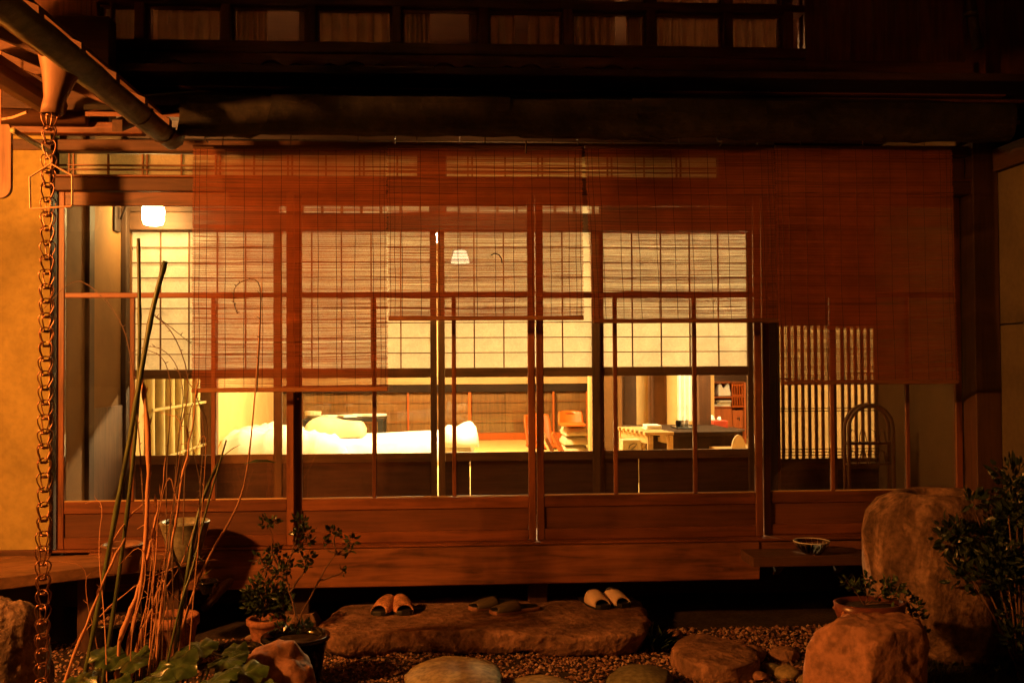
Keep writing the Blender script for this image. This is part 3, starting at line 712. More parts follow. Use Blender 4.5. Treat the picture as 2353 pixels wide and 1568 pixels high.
# ================================================================ lamps
def point(name, loc, power, col, rad, parent):
    l = bpy.data.lights.new(name, 'POINT'); l.energy = power; l.color = col; l.shadow_soft_size = rad
    o = bpy.data.objects.new(name, l); COL.objects.link(o); o.parent = parent; o.location = Vector(loc)-wloc(parent); return o
P_ROOM, P_SIDE, P_GARDEN, P_FILL = 1020, 300, 900, 300
# room lamp: round fluorescent pendant
rl = at(1008, 557, 3.5)
T = thing('ceiling_lamp', 'round white pendant lamp glowing in the room behind the screens', 'lamp', (rl.x, rl.y, rl.z))
MB().lathe([(.03, .16), (.12, .14), (.22, .06), (.225, .05), (.12, .13), (.02, .15)], 28, rl, cap_bot=False).build('lamp_shade', M['white'], T, smooth=True)
MB().tube([(rl.x+.17*math.cos(a*math.pi/12), rl.y+.17*math.sin(a*math.pi/12), rl.z+.03) for a in range(24)], .014, 8, closed=True).build('ring_tube', emit('fluorescent_ring', (1, .86, .62), 30), T, smooth=True)
MB().tube([(rl.x, rl.y, rl.z+.15), (rl.x, rl.y, ZCE)], .006, 6).build('cord', M['black'], T)
point('lamp_light', rl-Vector((0, 0, .05)), P_ROOM, ROOM_WARM, .10, T)
sl = Vector((2.5, 2.75, 2.2))  # unseen lamp added to light the dining corner and the lattice paper
T = thing('hanging_lamp', 'small shaded lamp over the dining corner', 'lamp', sl)
MB().lathe([(.14, 0), (.10, .10), (.03, .13)], 20, sl, cap_bot=False).build('lamp_shade', M['shade_paper'], T, smooth=True)
MB().tube([(sl.x, sl.y, sl.z+.13), (sl.x, sl.y, ZCE)], .005, 6).build('cord', M['black'], T)
point('lamp_light', sl-Vector((0, 0, .04)), P_SIDE, ROOM_WARM, .06, T)
# veranda wall lamp
lp = at(352, 496, .82)
T = thing('wall_lamp', 'lit white glass wall lamp on a dark bracket at the veranda end', 'lamp', lp)
MB().lathe([(.035, -.055), (.052, -.05), (.062, -.02), (.064, .03), (.060, .052), (.035, .056)], 24, lp, cap_top=True).build('glass_shade', emit('lit_milk_glass', (1, .66, .22), 120), T, smooth=True)
MB().tube([(HX0+.03, lp.y+.02, lp.z-.02), (HX0+.06, lp.y+.02, lp.z+.06), lp+Vector((0, 0, .075)), lp+Vector((0, 0, .057))], .009, 8).build('bracket', M['iron'], T, smooth=True)
MB().box(HX0+.0, HX0+.016, lp.y-.03, lp.y+.07, lp.z-.09, lp.z+.06).build('back_plate', M['iron'], T)
# glowing shade in the veranda, standing in for a lamp reflected in the glass
pp = at(1057, 590, .55)
T = thing('pendant_lamp', 'small pleated pendant lamp seen through the short bamboo blind', 'lamp', pp)
for k in range(5):
    z0, z1 = -.034+.0148*k, -.034+.0148*k+.0118; f = lambda z: .054-.022*((z+.034)/.072)**1.4
    MB().lathe([(f(z0)*.96, z0), (f(z0), z0+.003), (f(z1), z1-.002), (f(z1)*.9, z1)], 28, pp, cap_top=k == 4, cap_bot=False).build('shade_pleat', emit('lit_pleated_shade', (1, .74, .36), 4.0) if k == 0 else bpy.data.materials['lit_pleated_shade'], T, smooth=True)
MB().tube([pp+Vector((0, 0, .038)), (pp.x, pp.y, zC)], .0025, 5).build('cord', M['iron'], T)
# unseen veranda ceiling lamp, added to brighten the transom paper from behind
vl = Vector((ax(1130, .5, 420), .5, zC-.09))
T = thing('veranda_lamp', 'flat milk glass ceiling lamp of the veranda, above the door head', 'lamp', vl)
MB().lathe([(.05, .088), (.09, .08), (.10, .05), (.06, .03)], 20, vl, cap_top=True).build('glass_shade', emit('lit_ceiling_glass', (1, .62, .2), 170), T, smooth=True)
MB().lathe([(.04, .089), (.04, .0899)], 14, vl, cap_top=True).build('base', M['iron'], T)
# unseen porch and fill lamp, added to brighten the dark upper storey
PO = thing('garden_porch', 'open timber porch facing the courtyard', 'porch', (0, -6.6, 0))
for x in (-2.6, 2.6): MB().box(x-.06, x+.06, -6.7, -6.58, 0, 4.1).build('post', M['beam_z'], PO)
MB().box(-2.9, 2.9, -6.72, -6.56, 4.1, 4.25).build('beam', M['beam_x'], PO)
MB().box(-3.0, 3.0, -7.6, -6.2, 4.26, 4.30).build('roof_board', M['dark_x'], PO)
pp = Vector((-.6, -6.6, 3.45))
T = thing('porch_lamp', 'round paper lamp hanging from the porch beam', 'lamp', pp)
MB().lathe([(.05, -.16), (.13, -.09), (.16, 0), (.13, .09), (.05, .16)], 24, pp, cap_bot=False).build('paper_globe', M['shade_paper'], T, smooth=True)
MB().tube([pp+Vector((0, 0, .16)), (pp.x, pp.y, 4.1)], .004, 5).build('cord', M['iron'], T)
point('lamp_light', pp, P_FILL, (1, .38, .08), .04, T)
# lantern on the wing wall, out of view, assumed from the orange light
gp = Vector((-3.25, -2.75, 2.3))
T = thing('wall_lantern', 'iron wall lantern shedding orange light over the courtyard', 'lantern', gp)
for a in range(4):
    c, s_ = math.cos(a*math.pi/2+.785), math.sin(a*math.pi/2+.785)
    MB().tube([gp+Vector((c*.09, s_*.09, -.12)), gp+Vector((c*.09, s_*.09, .10))], .005, 5).build('frame_bar', M['iron'], T)
MB().lathe([(.13, .10), (.05, .17), (.01, .20)], 4, gp, cap_top=True).build('cap', M['iron'], T)
MB().lathe([(.095, -.13), (.095, -.12)], 12, gp, cap_top=True).build('base', M['iron'], T)
MB().box(-3.6, gp.x-.09, gp.y-.01, gp.y+.01, gp.z+.12, gp.z+.14).build('arm', M['iron'], T)
MB().lathe([(.02, -.05), (.035, -.02), (.035, .01), (.015, .05)], 12, gp, cap_top=True).build('bulb', M['clear'], T, smooth=True)
point('lantern_light', gp, P_GARDEN, LAMP_ORANGE, .10, T)

# dim lamps added upstairs to make the curtains glow
for k, (px, pw) in enumerate(((430, 110), (820, 110), (1590, 200))):
    ul = Vector((ax(px, 1.5, 60), 1.5, zu(60)+.25))
    T = thing('bedside_lamp', ['dim lamp behind the curtained upper window over the wall lamp', 'dim lamp behind the middle upper windows', 'dim lamp behind the brightest upper window'][k], 'lamp', (ul.x, ul.y, zu(215)))
    MB().lathe([(.07, -.42), (.07, -.40), (.012, -.39), (.012, -.1)], 14, ul).build('base', M['black'], T, smooth=True)
    MB().lathe([(.12, -.12), (.08, .02)], 20, ul, cap_bot=False).build('lamp_shade', M['shade_paper'], T, smooth=True)
    point('lamp_light', ul-Vector((0, 0, .04)), pw, (1, .52, .2), .04, T)

# ================================================================ inside the room
# futon and quilts along X
def soft(name, mat, parent, x0, x1, y0, y1, z0, hfun, n=(44, 16), label=None):
    V = []; nx, ny = n
    for j in range(ny+1):
        for i in range(nx+1):
            u, v = i/nx, j/ny; e = min(1, 5*min(u, 1-u, v*1.2, (1-v)*1.2)); e = math.sqrt(max(0, 1-(1-e)**2))
            x = x0+(x1-x0)*u; y = y0+(y1-y0)*v
            V.append((x+.02*fbm((x, y, z0), 3, 2), y, z0+.02+hfun(u, v)*(.25+.75*e)))
    b = len(V)
    for j in range(ny+1):
        for i in range(nx+1):
            V.append((x0+(x1-x0)*i/nx, y0+(y1-y0)*j/ny, z0))
    q = lambda i, j: j*(nx+1)+i
    Fs = [(q(i, j), q(i+1, j), q(i+1, j+1), q(i, j+1)) for j in range(ny) for i in range(nx)]
    for i in range(nx): Fs += [(q(i, 0), b+q(i, 0), b+q(i+1, 0), q(i+1, 0)), (q(i, ny), q(i+1, ny), b+q(i+1, ny), b+q(i, ny))]
    for j in range(ny): Fs += [(q(0, j), q(0, j+1), b+q(0, j+1), b+q(0, j)), (q(nx, j), b+q(nx, j), b+q(nx, j+1), q(nx, j+1))]
    return MB().add(V, Fs).build(name, mat, parent, smooth=True, label=label)
bx0, bx1 = ax(490, 3.4, 1010), ax(1092, 3.4, 1010)
FU = thing('futon', 'thick white futon mattress with covers laid out on the tatami', 'futon', ((bx0+bx1)/2, 4.0, ZTAT))
soft('mattress', M['white'], FU, bx0, bx1, 3.35, 4.65, ZTAT+.003, lambda u, v: .20+.012*math.sin(u*9))
soft('folded_end', M['white'], FU, ax(1018, 3.4), bx1+.03, 3.32, 4.2, ZTAT+.16, lambda u, v: .13+.03*math.sin(u*7+v*3), (14, 10))
q0 = soft('quilt', M['white'], None, ax(478, 3.4), ax(800, 3.4), 3.26, 4.3, ZTAT+.005, lambda u, v: (.215+.055*math.sin(u*3.4+.3)+.03*fbm((u*3, v*3, 1), 1.6, 3)+.05*(1-abs(fbm((u*5, v*2.2, 4), 1.5, 3)))**3*.6)*(1 if u > .12 else u/.12), (60, 24))
tag(q0, 'rumpled white quilt heaped on the futon', 'quilt')
q1 = soft('pillow', M['cream_cloth'], None, ax(700, 3.9), ax(835, 3.9), 3.75, 4.2, ZTAT+.22, lambda u, v: .13+.02*math.sin(u*6), (20, 10))
tag(q1, 'cream pillow at the edge of the quilt', 'pillow')
# low dark table with papers
ty = 5.15; tz = az(958, ty, 790)
T = thing('low_table', 'low black table scattered with papers behind the futon', 'table', (ax(790, ty), ty, ZTAT))
MB().box(ax(703, ty), ax(885, ty), ty-.3, ty+.3, tz-.03, tz).build('tabletop', M['black'], T)
for sx in (.04, .96):
    for sy in (-.25, .25):
        x = ax(703, ty)+(ax(885, ty)-ax(703, ty))*sx; MB().box(x-.025, x+.025, ty+sy-.025, ty+sy+.025, ZTAT, tz-.03).build('leg', M['black'], T)
for k, px in enumerate((722, 758, 800, 832, 862)):
    x = ax(px, ty)
    mb = MB()
    if k == 0: mb.lathe([(.05, 0), (.08, .03), (.085, .07)], 14, (x, ty-.1, tz))
    else: mb.obox((x, ty-.12+.05*(k % 2), tz+.012+.004*k), (math.cos(k), math.sin(k), 0), (-math.sin(k), math.cos(k), 0), (0, 0, 1), .10, .07, .010)
    solo(mb, 'bowl' if k == 0 else 'paper_pile', M['cream_cloth'] if k == 0 else M['paper_white'],
         'small pale bowl on the low black table' if k == 0 else ['', 'loose papers beside the small bowl on the low black table', 'paper pile in the middle of the low black table', 'paper pile second from the end of the low black table', 'paper pile at the end of the low black table, away from the bowl'][k], 'bowl' if k == 0 else 'papers', None if k == 0 else 'papers on the low table')
# legless chairs
def zaisu(label, px, pw, py_top, Y, z0, rz, slot):
    x = ax(px, Y, 980); wd = (ax(px+pw/2, Y, 980)-ax(px-pw/2, Y, 980)); h = az(py_top, Y, px)-z0
    T = thing('legless_chair', label, 'chair', (x, Y, z0), 'orange plywood floor chairs')
    def shell(cut):
        n, m = 12, 10; V = []
        for j in range(m+1):
            v = j/m; rr = 1-.10*max(0, v-.75)**2*16
            for i in range(n+1):
                u = 2*i/n-1; V.append((u*wd/2*rr, .05*u*u*-1+.02+.10*v, h*v*(1-.04*u*u*v)))
        return V, [(j*(n+1)+i, j*(n+1)+i+1, (j+1)*(n+1)+i+1, (j+1)*(n+1)+i) for j in range(m) for i in range(n) if not (cut and j == 7 and 4 <= i <= 7)]
    V, Fs = shell(slot); c, s_ = math.cos(rz), math.sin(rz)
    V = [(x+p[0]*c-p[1]*s_, Y+p[0]*s_+p[1]*c, z0+p[2]) for p in V]
    b = MB().add(V, Fs).build('backrest', M['orange_wood'], T, smooth=True); md = b.modifiers.new('solid', 'SOLIDIFY'); md.thickness = .014
    MB().add([(x+(a*c-bb*s_), Y+(a*s_+bb*c), z0+zz) for zz in (.012, .028) for (a, bb) in ((-wd/2, 0), (wd/2, 0), (wd*.45, -.38), (-wd*.45, -.38))],
             [(0, 1, 2, 3), (4, 5, 6, 7), (0, 1, 5, 4), (1, 2, 6, 5), (2, 3, 7, 6), (3, 0, 4, 7)]).build('seat', M['orange_wood'], T)
zaisu('orange plywood legless chair on the tatami beside the cushion stack', 1238, 66, 950, 5.2, ZTAT, .3, False)
cz = ZTAT+.001; cyy = 4.55; cx0, cx1 = ax(1288, cyy, 1000), ax(1347, cyy, 1000)
for k in range(3):
    q = soft('floor_cushion', M['cream_cloth'], None, cx0+.01*k, cx1, cyy-.22, cyy+.22, cz, lambda u, v: .055, (14, 10)); cz += .085
    tag(q, ['flat cream floor cushion at the bottom of the stack', 'flat cream floor cushion in the middle of the stack', 'flat cream floor cushion on top of the stack'][k], 'cushion', 'stacked floor cushions')
zaisu('orange plywood legless chair with a hand slot, standing on the cushion stack', 1311, 58, 945, cyy+.02, cz+.004, -.05, True)
T = thing('folded_chair', 'folded plywood floor chair leaning by the cushion stack', 'chair', (ax(1290, 3.6, 1030), 3.6, ZTAT))
a, b = at(1272, 985, 3.6), at(1305, 1050, 3.5)
MB().obox((a+b)/2+Vector((-.06, 0, -.12)), (b-a).normalized(), (.15, .98, 0), (b-a).normalized().cross(Vector((.15, .98, 0))), .24, .20, .009).build('backrest', M['pale_wood'], T)
MB().obox((a+b)/2+Vector((.03, 0, -.12)), (b-a).normalized(), (.15, .98, 0), (b-a).normalized().cross(Vector((.15, .98, 0))), .24, .20, .009).build('seat', M['orange_wood'], T)
# right corner: slatted bench, box, dark dining table, books, curtain, cabinet, chair
def bench():
    y0, y1 = 2.15, 2.95; za = az(990, 2.5, 1455)
    T = thing('slatted_bench', 'pale wooden bench with a slatted top beside the dark table', 'bench', (ax(1455, 2.5), 2.5, ZTAT))
    A, B = at(1420, 973, 2.9), at(1490, 1000, 2.2); d = (B-A); n = 7
    for k in range(n):
        c = A+d*(k+.5)/n; c.z = A.z+(B.z-A.z)*(k+.5)/n*0+.0
        MB().box(c.x-.02, c.x+.20, c.y-.038, c.y+.038, za-.012, za+.012).build('slat', M['pale_wood'], T)
    u = Vector((d.x, d.y, 0)).normalized(); v = Vector((-u.y, u.x, 0))
    mid = (A+B)/2
    for off in (.02, .17):
        MB().obox((mid.x+off, mid.y, za-.045), u, v, (0, 0, 1), Vector((d.x, d.y, 0)).length/2, .014, .03).build('rail', M['pale_wood'], T)
        for e in (A, B):
            q = e*.92+mid*.08; MB().box(q.x+off-.02, q.x+off+.02, q.y-.02, q.y+.02, ZTAT, za-.016).build('leg', M['pale_wood'], T)
bench()
T = thing('paper_box', 'white paper bag with a dark brush doodle under the slatted bench', 'bag', (ax(1455, 2.05, 1030), 2.05, ZTAT))
MB().box(ax(1431, 2.05, 1020), ax(1472, 2.05, 1020), 2.05, 2.2, ZTAT+.001, az(1010, 2.05, 1450)).build('bag_body', M['cream_cloth'], T)
MB().tube([at(px, py, 2.046) for px, py in ((1444, 1030), (1447, 1022), (1455, 1018), (1463, 1019), (1458, 1026), (1450, 1031), (1460, 1036))], .0025, 4).build('doodle', M['black'], T)
T = thing('dining_table', 'dark wooden table holding white books in the dining corner', 'table', (ax(1540, 2.7), 2.7, ZTAT))
tz = az(992, 2.4, 1540)
MB().box(ax(1474, 2.4), ax(1600, 2.4)+.35, 2.4, 3.3, tz-.035, tz).build('tabletop', M['table_dark'], T)
MB().box(ax(1482, 2.45), ax(1600, 2.4)+.3, 2.44, 2.47, tz-.15, tz-.036).build('apron', M['table_dark'], T)
for px in (1486, 1572):
    MB().box(ax(px, 2.5)-.03, ax(px, 2.5)+.03, 2.48, 2.54, ZTAT, tz-.151).build('leg', M['dark_z'], T)
for k in range(2):
    solo(MB().box(ax(1480+2*k, 2.55), ax(1514+k, 2.55), 2.5, 2.68, tz+.001+.024*k, tz+.022+.024*k), 'book', M['paper_white'],
         ['white covered book lying on the dark table', 'white covered book on top of another on the dark table'][k], 'book', 'books on the dark table')
T = thing('tea_tray', 'dark tray with small tea things on the table', 'tray', (ax(1565, 2.8), 2.8, tz))
MB().box(ax(1550, 2.8, 990), ax(1592, 2.8, 990), 2.72, 2.95, tz+.001, tz+.012).build('tray', M['black'], T)
for k, px in enumerate((1558, 1568, 1580)):
    MB().lathe([(.016, 0), (.024, .03), (.02, .05), (.022, .052)], 12, (ax(px, 2.8, 990), 2.8+.03*k, tz+.013), cap_top=True).build('cup', M['white'] if k else M['black'], T, smooth=True)
# white door curtain
mb = MB(); n = 30; vs = []
for k in range(n+1):
    px = 1556+36*k/n; p = at(px, 950, 4.05); y = 4.05+.006*math.sin(k*.7)
    vs += [(p.x, y, az(972, 4.05)), (p.x, y, 2.3)]
mb.add(vs, [(2*k, 2*k+2, 2*k+3, 2*k+1) for k in range(n)])
solo(mb, 'door_curtain', M['white'], 'bright white curtain hanging beyond the dark table', 'curtain', smooth=True)
hb('curtain_rail', M['dark_x'], ax(1540, 4.05), ax(1606, 4.05), 4.03, 4.07, 2.3, 2.33)
# cabinet
cY = 5.3; X = lambda px: ax(px, cY, 930); Z = lambda py: az(py, cY, 1660)
C = thing('cabinet', 'red brown open cabinet with barred door in the dining corner', 'cabinet', (X(1668), cY, ZTAT))
MB().box(X(1626), X(1632), cY, cY+.32, ZTAT, Z(878)).build('side_panel', M['cabinet'], C)
MB().box(X(1709), X(1714), cY, cY+.32, ZTAT, Z(878)).build('side_panel', M['cabinet'], C)
MB().box(X(1632), X(1709), cY+.30, cY+.32, ZTAT, Z(878)).build('back_panel', M['cabinet'], C)
for py in (878, 912, 935, 985): MB().box(X(1632), X(1709), cY+.005, cY+.299, Z(py)-.008, Z(py)+.008).build('shelf', M['cabinet'], C)
for px in (1682, 1687.5, 1693, 1698.5, 1704): MB().box(X(px)-.006, X(px)+.006, cY-.012, cY+.004, Z(934), Z(880)).build('door_bar', M['orange_wood'], C)
for py in (884, 908, 933): MB().box(X(1680), X(1707), cY-.016, cY-.013, Z(py)-.008, Z(py)+.008).build('door_rail', M['orange_wood'], C)
MB().box(X(1682), X(1707), cY-.01, cY+.004, Z(983), Z(942)).build('drawer_front', M['cabinet'], C)
MB().tube([(X(1692), cY-.014, Z(962)), (X(1697), cY-.014, Z(958)), (X(1697), cY-.014, Z(966))], .006, 5).build('drawer_pull', M['black'], C)
MB().box(X(1632), X(1681), cY-.004, cY+.004, Z(983), Z(938)).build('lower_front', M['cabinet'], C)
q = soft('plastic_bag', M['white'], None, X(1652), X(1680), cY+.02, cY+.2, Z(911)+.010, lambda u, v: .075+.03*math.sin(u*9)+.02*math.sin(v*7), (14, 8)); tag(q, 'crumpled white bag on the upper cabinet shelf', 'bag')
for k in range(3):
    mb = MB().obox((X(1665), cY+.1, Z(934)+.014+.022*k), (.96, .25*(k-1), 0), (-.25*(k-1), .96, 0), (0, 0, 1), .085-.008*k, .075, .009)
    solo(mb, 'magazine', [M['paper_white'], M['cream_cloth'], M['paper_white']][k], ['magazine at the bottom of the pile in the cabinet', 'magazine in the middle of the pile in the cabinet', 'magazine on top of the pile in the cabinet'][k], 'magazine', 'magazines in the cabinet')
solo(MB().box(ax(1640, 3.4, 970), ax(1672, 3.4, 970), 3.4, 3.55, az(985, 3.4, 1650), az(966, 3.4, 1650)), 'lacquer_box', M['red'], 'small red lacquer box before the cabinet', 'box')
hb('side_shelf', M['dark_x'], ax(1628, 3.3, 985), ax(1716, 3.3, 985), 3.36, 3.7, az(990, 3.4, 1660), az(985, 3.4, 1660)-.002)
q = soft('tissue_pack', M['white'], None, ax(1632, 3.6, 960), ax(1656, 3.6, 960), 3.57, 3.68, az(985, 3.4, 1650), lambda u, v: .06+.03*math.sin(u*8), (10, 6)); tag(q, 'white tissue pack beside the red lacquer box', 'tissues')
T = thing('dining_chair', 'pale chair with a rounded oval back at the dining corner', 'chair', (ax(1697, 2.2, 1030), 2.2, ZTAT))
c = at(1697, 1032, 2.2)
MB().prism([(c.x+.055*math.cos(t*math.pi/12), 2.2, c.z-.02+.13*math.sin(t*math.pi/12)) for t in range(24)], (0, .02, 0)).build('backrest', M['cream'], T)
for dx in (-.1, .1): MB().box(c.x+dx*.4-.01, c.x+dx*.4+.01, 2.203, 2.218, ZTAT, c.z-.09).build('leg', M['pale_wood'], T)
MB().box(c.x-.16, c.x+.16, 2.221, 2.5, ZTAT+.2, ZTAT+.225).build('seat', M['pale_wood'], T)
# slipper rack on the veranda
RYk = .62; X = lambda px, py=1030: ax(px, RYk, py); Z = lambda py: az(py, RYk, 1995)
T = thing('slipper_rack', 'dark bentwood arched slipper rack with looped wire holders', 'rack', (X(1996), RYk, ZF))
x0, x1, zt_, zs = X(1948), X(2050), Z(930), Z(985)
for y in (RYk-.012, RYk+.05):
    xc = (x0+x1)/2; hw = (x1-x0)/2
    pts = [(x0, y, ZF-.003), (x0, y, zs)]+[(xc-hw*math.cos(math.pi*k/14), y, zs+(zt_-zs)*math.sin(math.pi*k/14)) for k in range(1, 14)]+[(x1, y, zs), (x1, y, ZF-.003)]
    MB().tube(pts, .0115, 8).build('arch_hoop', M['rack'], T, smooth=True)
for py in (1018, 1066):
    MB().box(x0, x1, RYk-.006, RYk+.05, Z(py)-.008, Z(py)+.008).build('shelf', M['rack'], T)
    for k in range(4):
        xx = x0+(x1-x0)*(k+.6)/4.6; h = .085
        MB().tube([(xx-.026, RYk-.01, Z(py)), (xx-.03, RYk-.02, Z(py)+h*.6), (xx-.018, RYk-.02, Z(py)+h), (xx, RYk-.02, Z(py)+h*.85), (xx+.018, RYk-.014, Z(py)+.0)], .0032, 5).build('wire_loop', M['rack'], T, smooth=True)
for k, (px, py) in enumerate(((1962, 1103), (1994, 1106))):
    T = thing('striped_slipper', ['striped slipper under the edge of the slipper rack', 'striped slipper under the middle of the slipper rack'][k], 'slipper', (X(px, 1110), RYk-.09, ZF), 'striped slippers at the rack')
    for j in range(7):
        xx = X(px, 1110)
        rs = [[(xx-.005+(.038-.002*j)*math.cos(t*math.pi/10), RYk-.13+.02*j, ZF-.003+.075*(1-.05*j)*math.sin(t*math.pi/10)) for t in range(11)]+[(xx-.005+(.033-.002*j)*math.cos(math.pi-t*math.pi/10), RYk-.13+.02*j, ZF-.003+.066*(1-.05*j)*math.sin(t*math.pi/10)) for t in range(11)],
              [(xx-.005+(.038-.002*j)*math.cos(t*math.pi/10), RYk-.112+.02*j, ZF-.003+.075*(1-.05*j)*math.sin(t*math.pi/10)) for t in range(11)]+[(xx-.005+(.033-.002*j)*math.cos(math.pi-t*math.pi/10), RYk-.112+.02*j, ZF-.003+.066*(1-.05*j)*math.sin(t*math.pi/10)) for t in range(11)]]
        MB().rings(rs).build('stripe', M['cream_cloth'] if j % 2 else M['sole'], T)
# ================================================================ courtyard: deck and things on it
dA, dB = atz(-160, 1344, ZF-.005), atz(535, 1262, ZF-.005)
u = (dB-dA); u.z = 0; u.normalize(); v = Vector((-u.y, u.x, 0)); YW = -.082
DK = thing('wooden_deck', 'low cedar deck running aslant to the plaster wall, with pots on it', 'deck', ((dA.x+dB.x)/2, -.4, 0))
for k in range(7):
    o = .0+.118*k; w_ = .115
    if k == 0: w_ = .115
    A0, A1 = dA+v*o, dA+v*(o+w_)
    def hit(p): t = (YW-p.y)/u.y; return p+u*t
    B0, B1 = hit(A0), hit(A1)
    if A1.y > YW-.03: break
    zt = ZF-.006-.002*(k % 2)
    mb = MB()
    mb.prism([(A0.x, A0.y, zt-.055), (B0.x, B0.y, zt-.055), (B1.x, B1.y, zt-.055), (A1.x, A1.y, zt-.055)], (0, 0, .055))
    o_ = mb.build('deck_plank', M['deck_x'], DK); 
    md = o_.modifiers.new('bevel', 'BEVEL'); md.width = .004; md.segments = 2
for t in (.12, .5, .8):
    p = dA+u*((dB-dA).length*t)+v*.12
    MB().box(p.x-.04, p.x+.04, p.y-.03, p.y+.05, 0, ZF-.064).build('leg', M['dark_z'], DK)
def pot(name, label, px, Y, z0, r0_, r1, h, mat, soil=True, rim=.012, rimh=.03, n=32, thick=.012, cat='pot', group=None, lean=None, foot=None):
    x = px if abs(px) < 10 else ax(px, Y, 1400)
    T = thing(name, label, cat, (x, Y, z0), group)
    prof = [(r0_*.92, 0), (r0_, .006), (r0_+(r1-r0_)*.5, h*.5), (r1, h-rimh), (r1+rim, h-rimh+.004), (r1+rim, h-.004), (r1+rim-.005, h), (r1-thick+.002, h), (r1-thick-.004, h-.03), (r0_*.8, .03)]
    MB().lathe(prof, n, (x, Y, z0)).build('pot_body', mat, T, smooth=True)
    if soil:
        mb = MB(); ns = 20; V = [(x, Y, z0+h-.022)]
        for a in range(ns): V.append((x+(r1-thick)*math.cos(2*math.pi*a/ns), Y+(r1-thick)*math.sin(2*math.pi*a/ns), z0+h-.03))
        mb.add(V, [(0, 1+a, 1+(a+1) % ns) for a in range(ns)]).build('soil', M['soil'], T)
    if foot: MB().lathe([(r0_*1.35, 0), (r0_*1.5, .022), (r0_*1.42, .022), (r0_*1.2, .01)], n, (x, Y, z0-.003)).build('saucer', foot, T, smooth=True)
    return T
pot('copper_bowl', 'wide copper bowl standing on the cedar deck', 280, -.52, ZF-.003, .075, .088, .125, M['copper'], False, .004, .01, cat='bowl')
g0 = pot('glazed_pot', 'grey green glazed pot near the edge of the cedar deck', 424, -.27, ZF-.003, .07, .113, .185, M['pot_grey'], True, .004, .012)
T = pot('glazed_pot', 'black rimmed small pot hanging under the edge of the cedar deck', 478, -.42, .30, .03, .05, .06, M['pot_black'], False, .005, .01)
# log under deck
solo(MB().tube([atz(555, 1312, .32), atz(515, 1345, .26), atz(470, 1395, .10)], [.022, .024, .024], 8), 'log', M['twig'], 'short round log propped under the deck end', 'log', smooth=True)

# ================================================================ step stone
def slab(name, outline, zt, zb, mat, label, cat, seed, group=None, amp=.012, under=.0, n=72, dome=.0):
    P = [Vector(p) for p in outline]; c = sum(P, Vector((0, 0, 0)))/len(P)
    per = []; m = len(P)
    lens = [(P[(i+1) % m]-P[i]).length for i in range(m)]; tot = sum(lens)
    for k in range(n):
        d = tot*k/n; i = 0
        while d > lens[i]: d -= lens[i]; i += 1
        per.append(P[i].lerp(P[(i+1) % m], d/lens[i]))
    for _ in range(3): per = [(per[k-1]+per[k]*2+per[(k+1) % n])/4 for k in range(n)]
    rs = []
    for s_, zz in ((1.0-under, zb), (1.005-under*.6, zb+(zt-zb)*.35), (1.01, zb+(zt-zb)*.7), (1.004, zt-(zt-zb)*.16), (.994, zt-.006), (.965, zt), (.85, zt+dome*.4), (.6, zt+dome*.8), (.3, zt+dome), (.06, zt+dome)):
        lp = []
        for p in per:
            q = c+(p-c)*s_; q.z = zz
            nv = Vector((fbm((q.x+seed, q.y, q.z*1.5), 4, 4), fbm((q.x, q.y+seed+9, q.z*1.5), 4, 4), .55*fbm((q.x+seed, q.y-seed, q.z), 5, 4)))
            nv += Vector((fbm(q+Vector((seed, 0, 0)), 19, 3), fbm(q+Vector((0, seed, 3)), 19, 3), .6*fbm(q+Vector((5, 0, seed)), 17, 3)))*.38
            f = 1.0 if s_ > .9 else .35
            lp.append(q+nv*amp*f)
        rs.append(lp)
    mb = MB().rings(rs)
    base = Vector((c.x, c.y, zb))
    o = solo(mb, name, mat, label, cat, group, smooth=True, base=base)
    return o
ZS = .112
top = [(762, 1405), (800, 1384), (900, 1379), (1050, 1372), (1200, 1366), (1320, 1362), (1440, 1362), (1478, 1378), (1492, 1412), (1487, 1446), (1440, 1456), (1320, 1458), (1200, 1452), (1080, 1449), (960, 1450), (860, 1455), (775, 1462), (738, 1452), (740, 1425)]
slab('step_stone', [atz(px, py, ZS) for px, py in top], ZS, .015, M['stone'], 'long flat stone step below the doors with three pairs of slippers on it', 'stone', 3, amp=.03, under=.03, n=110)
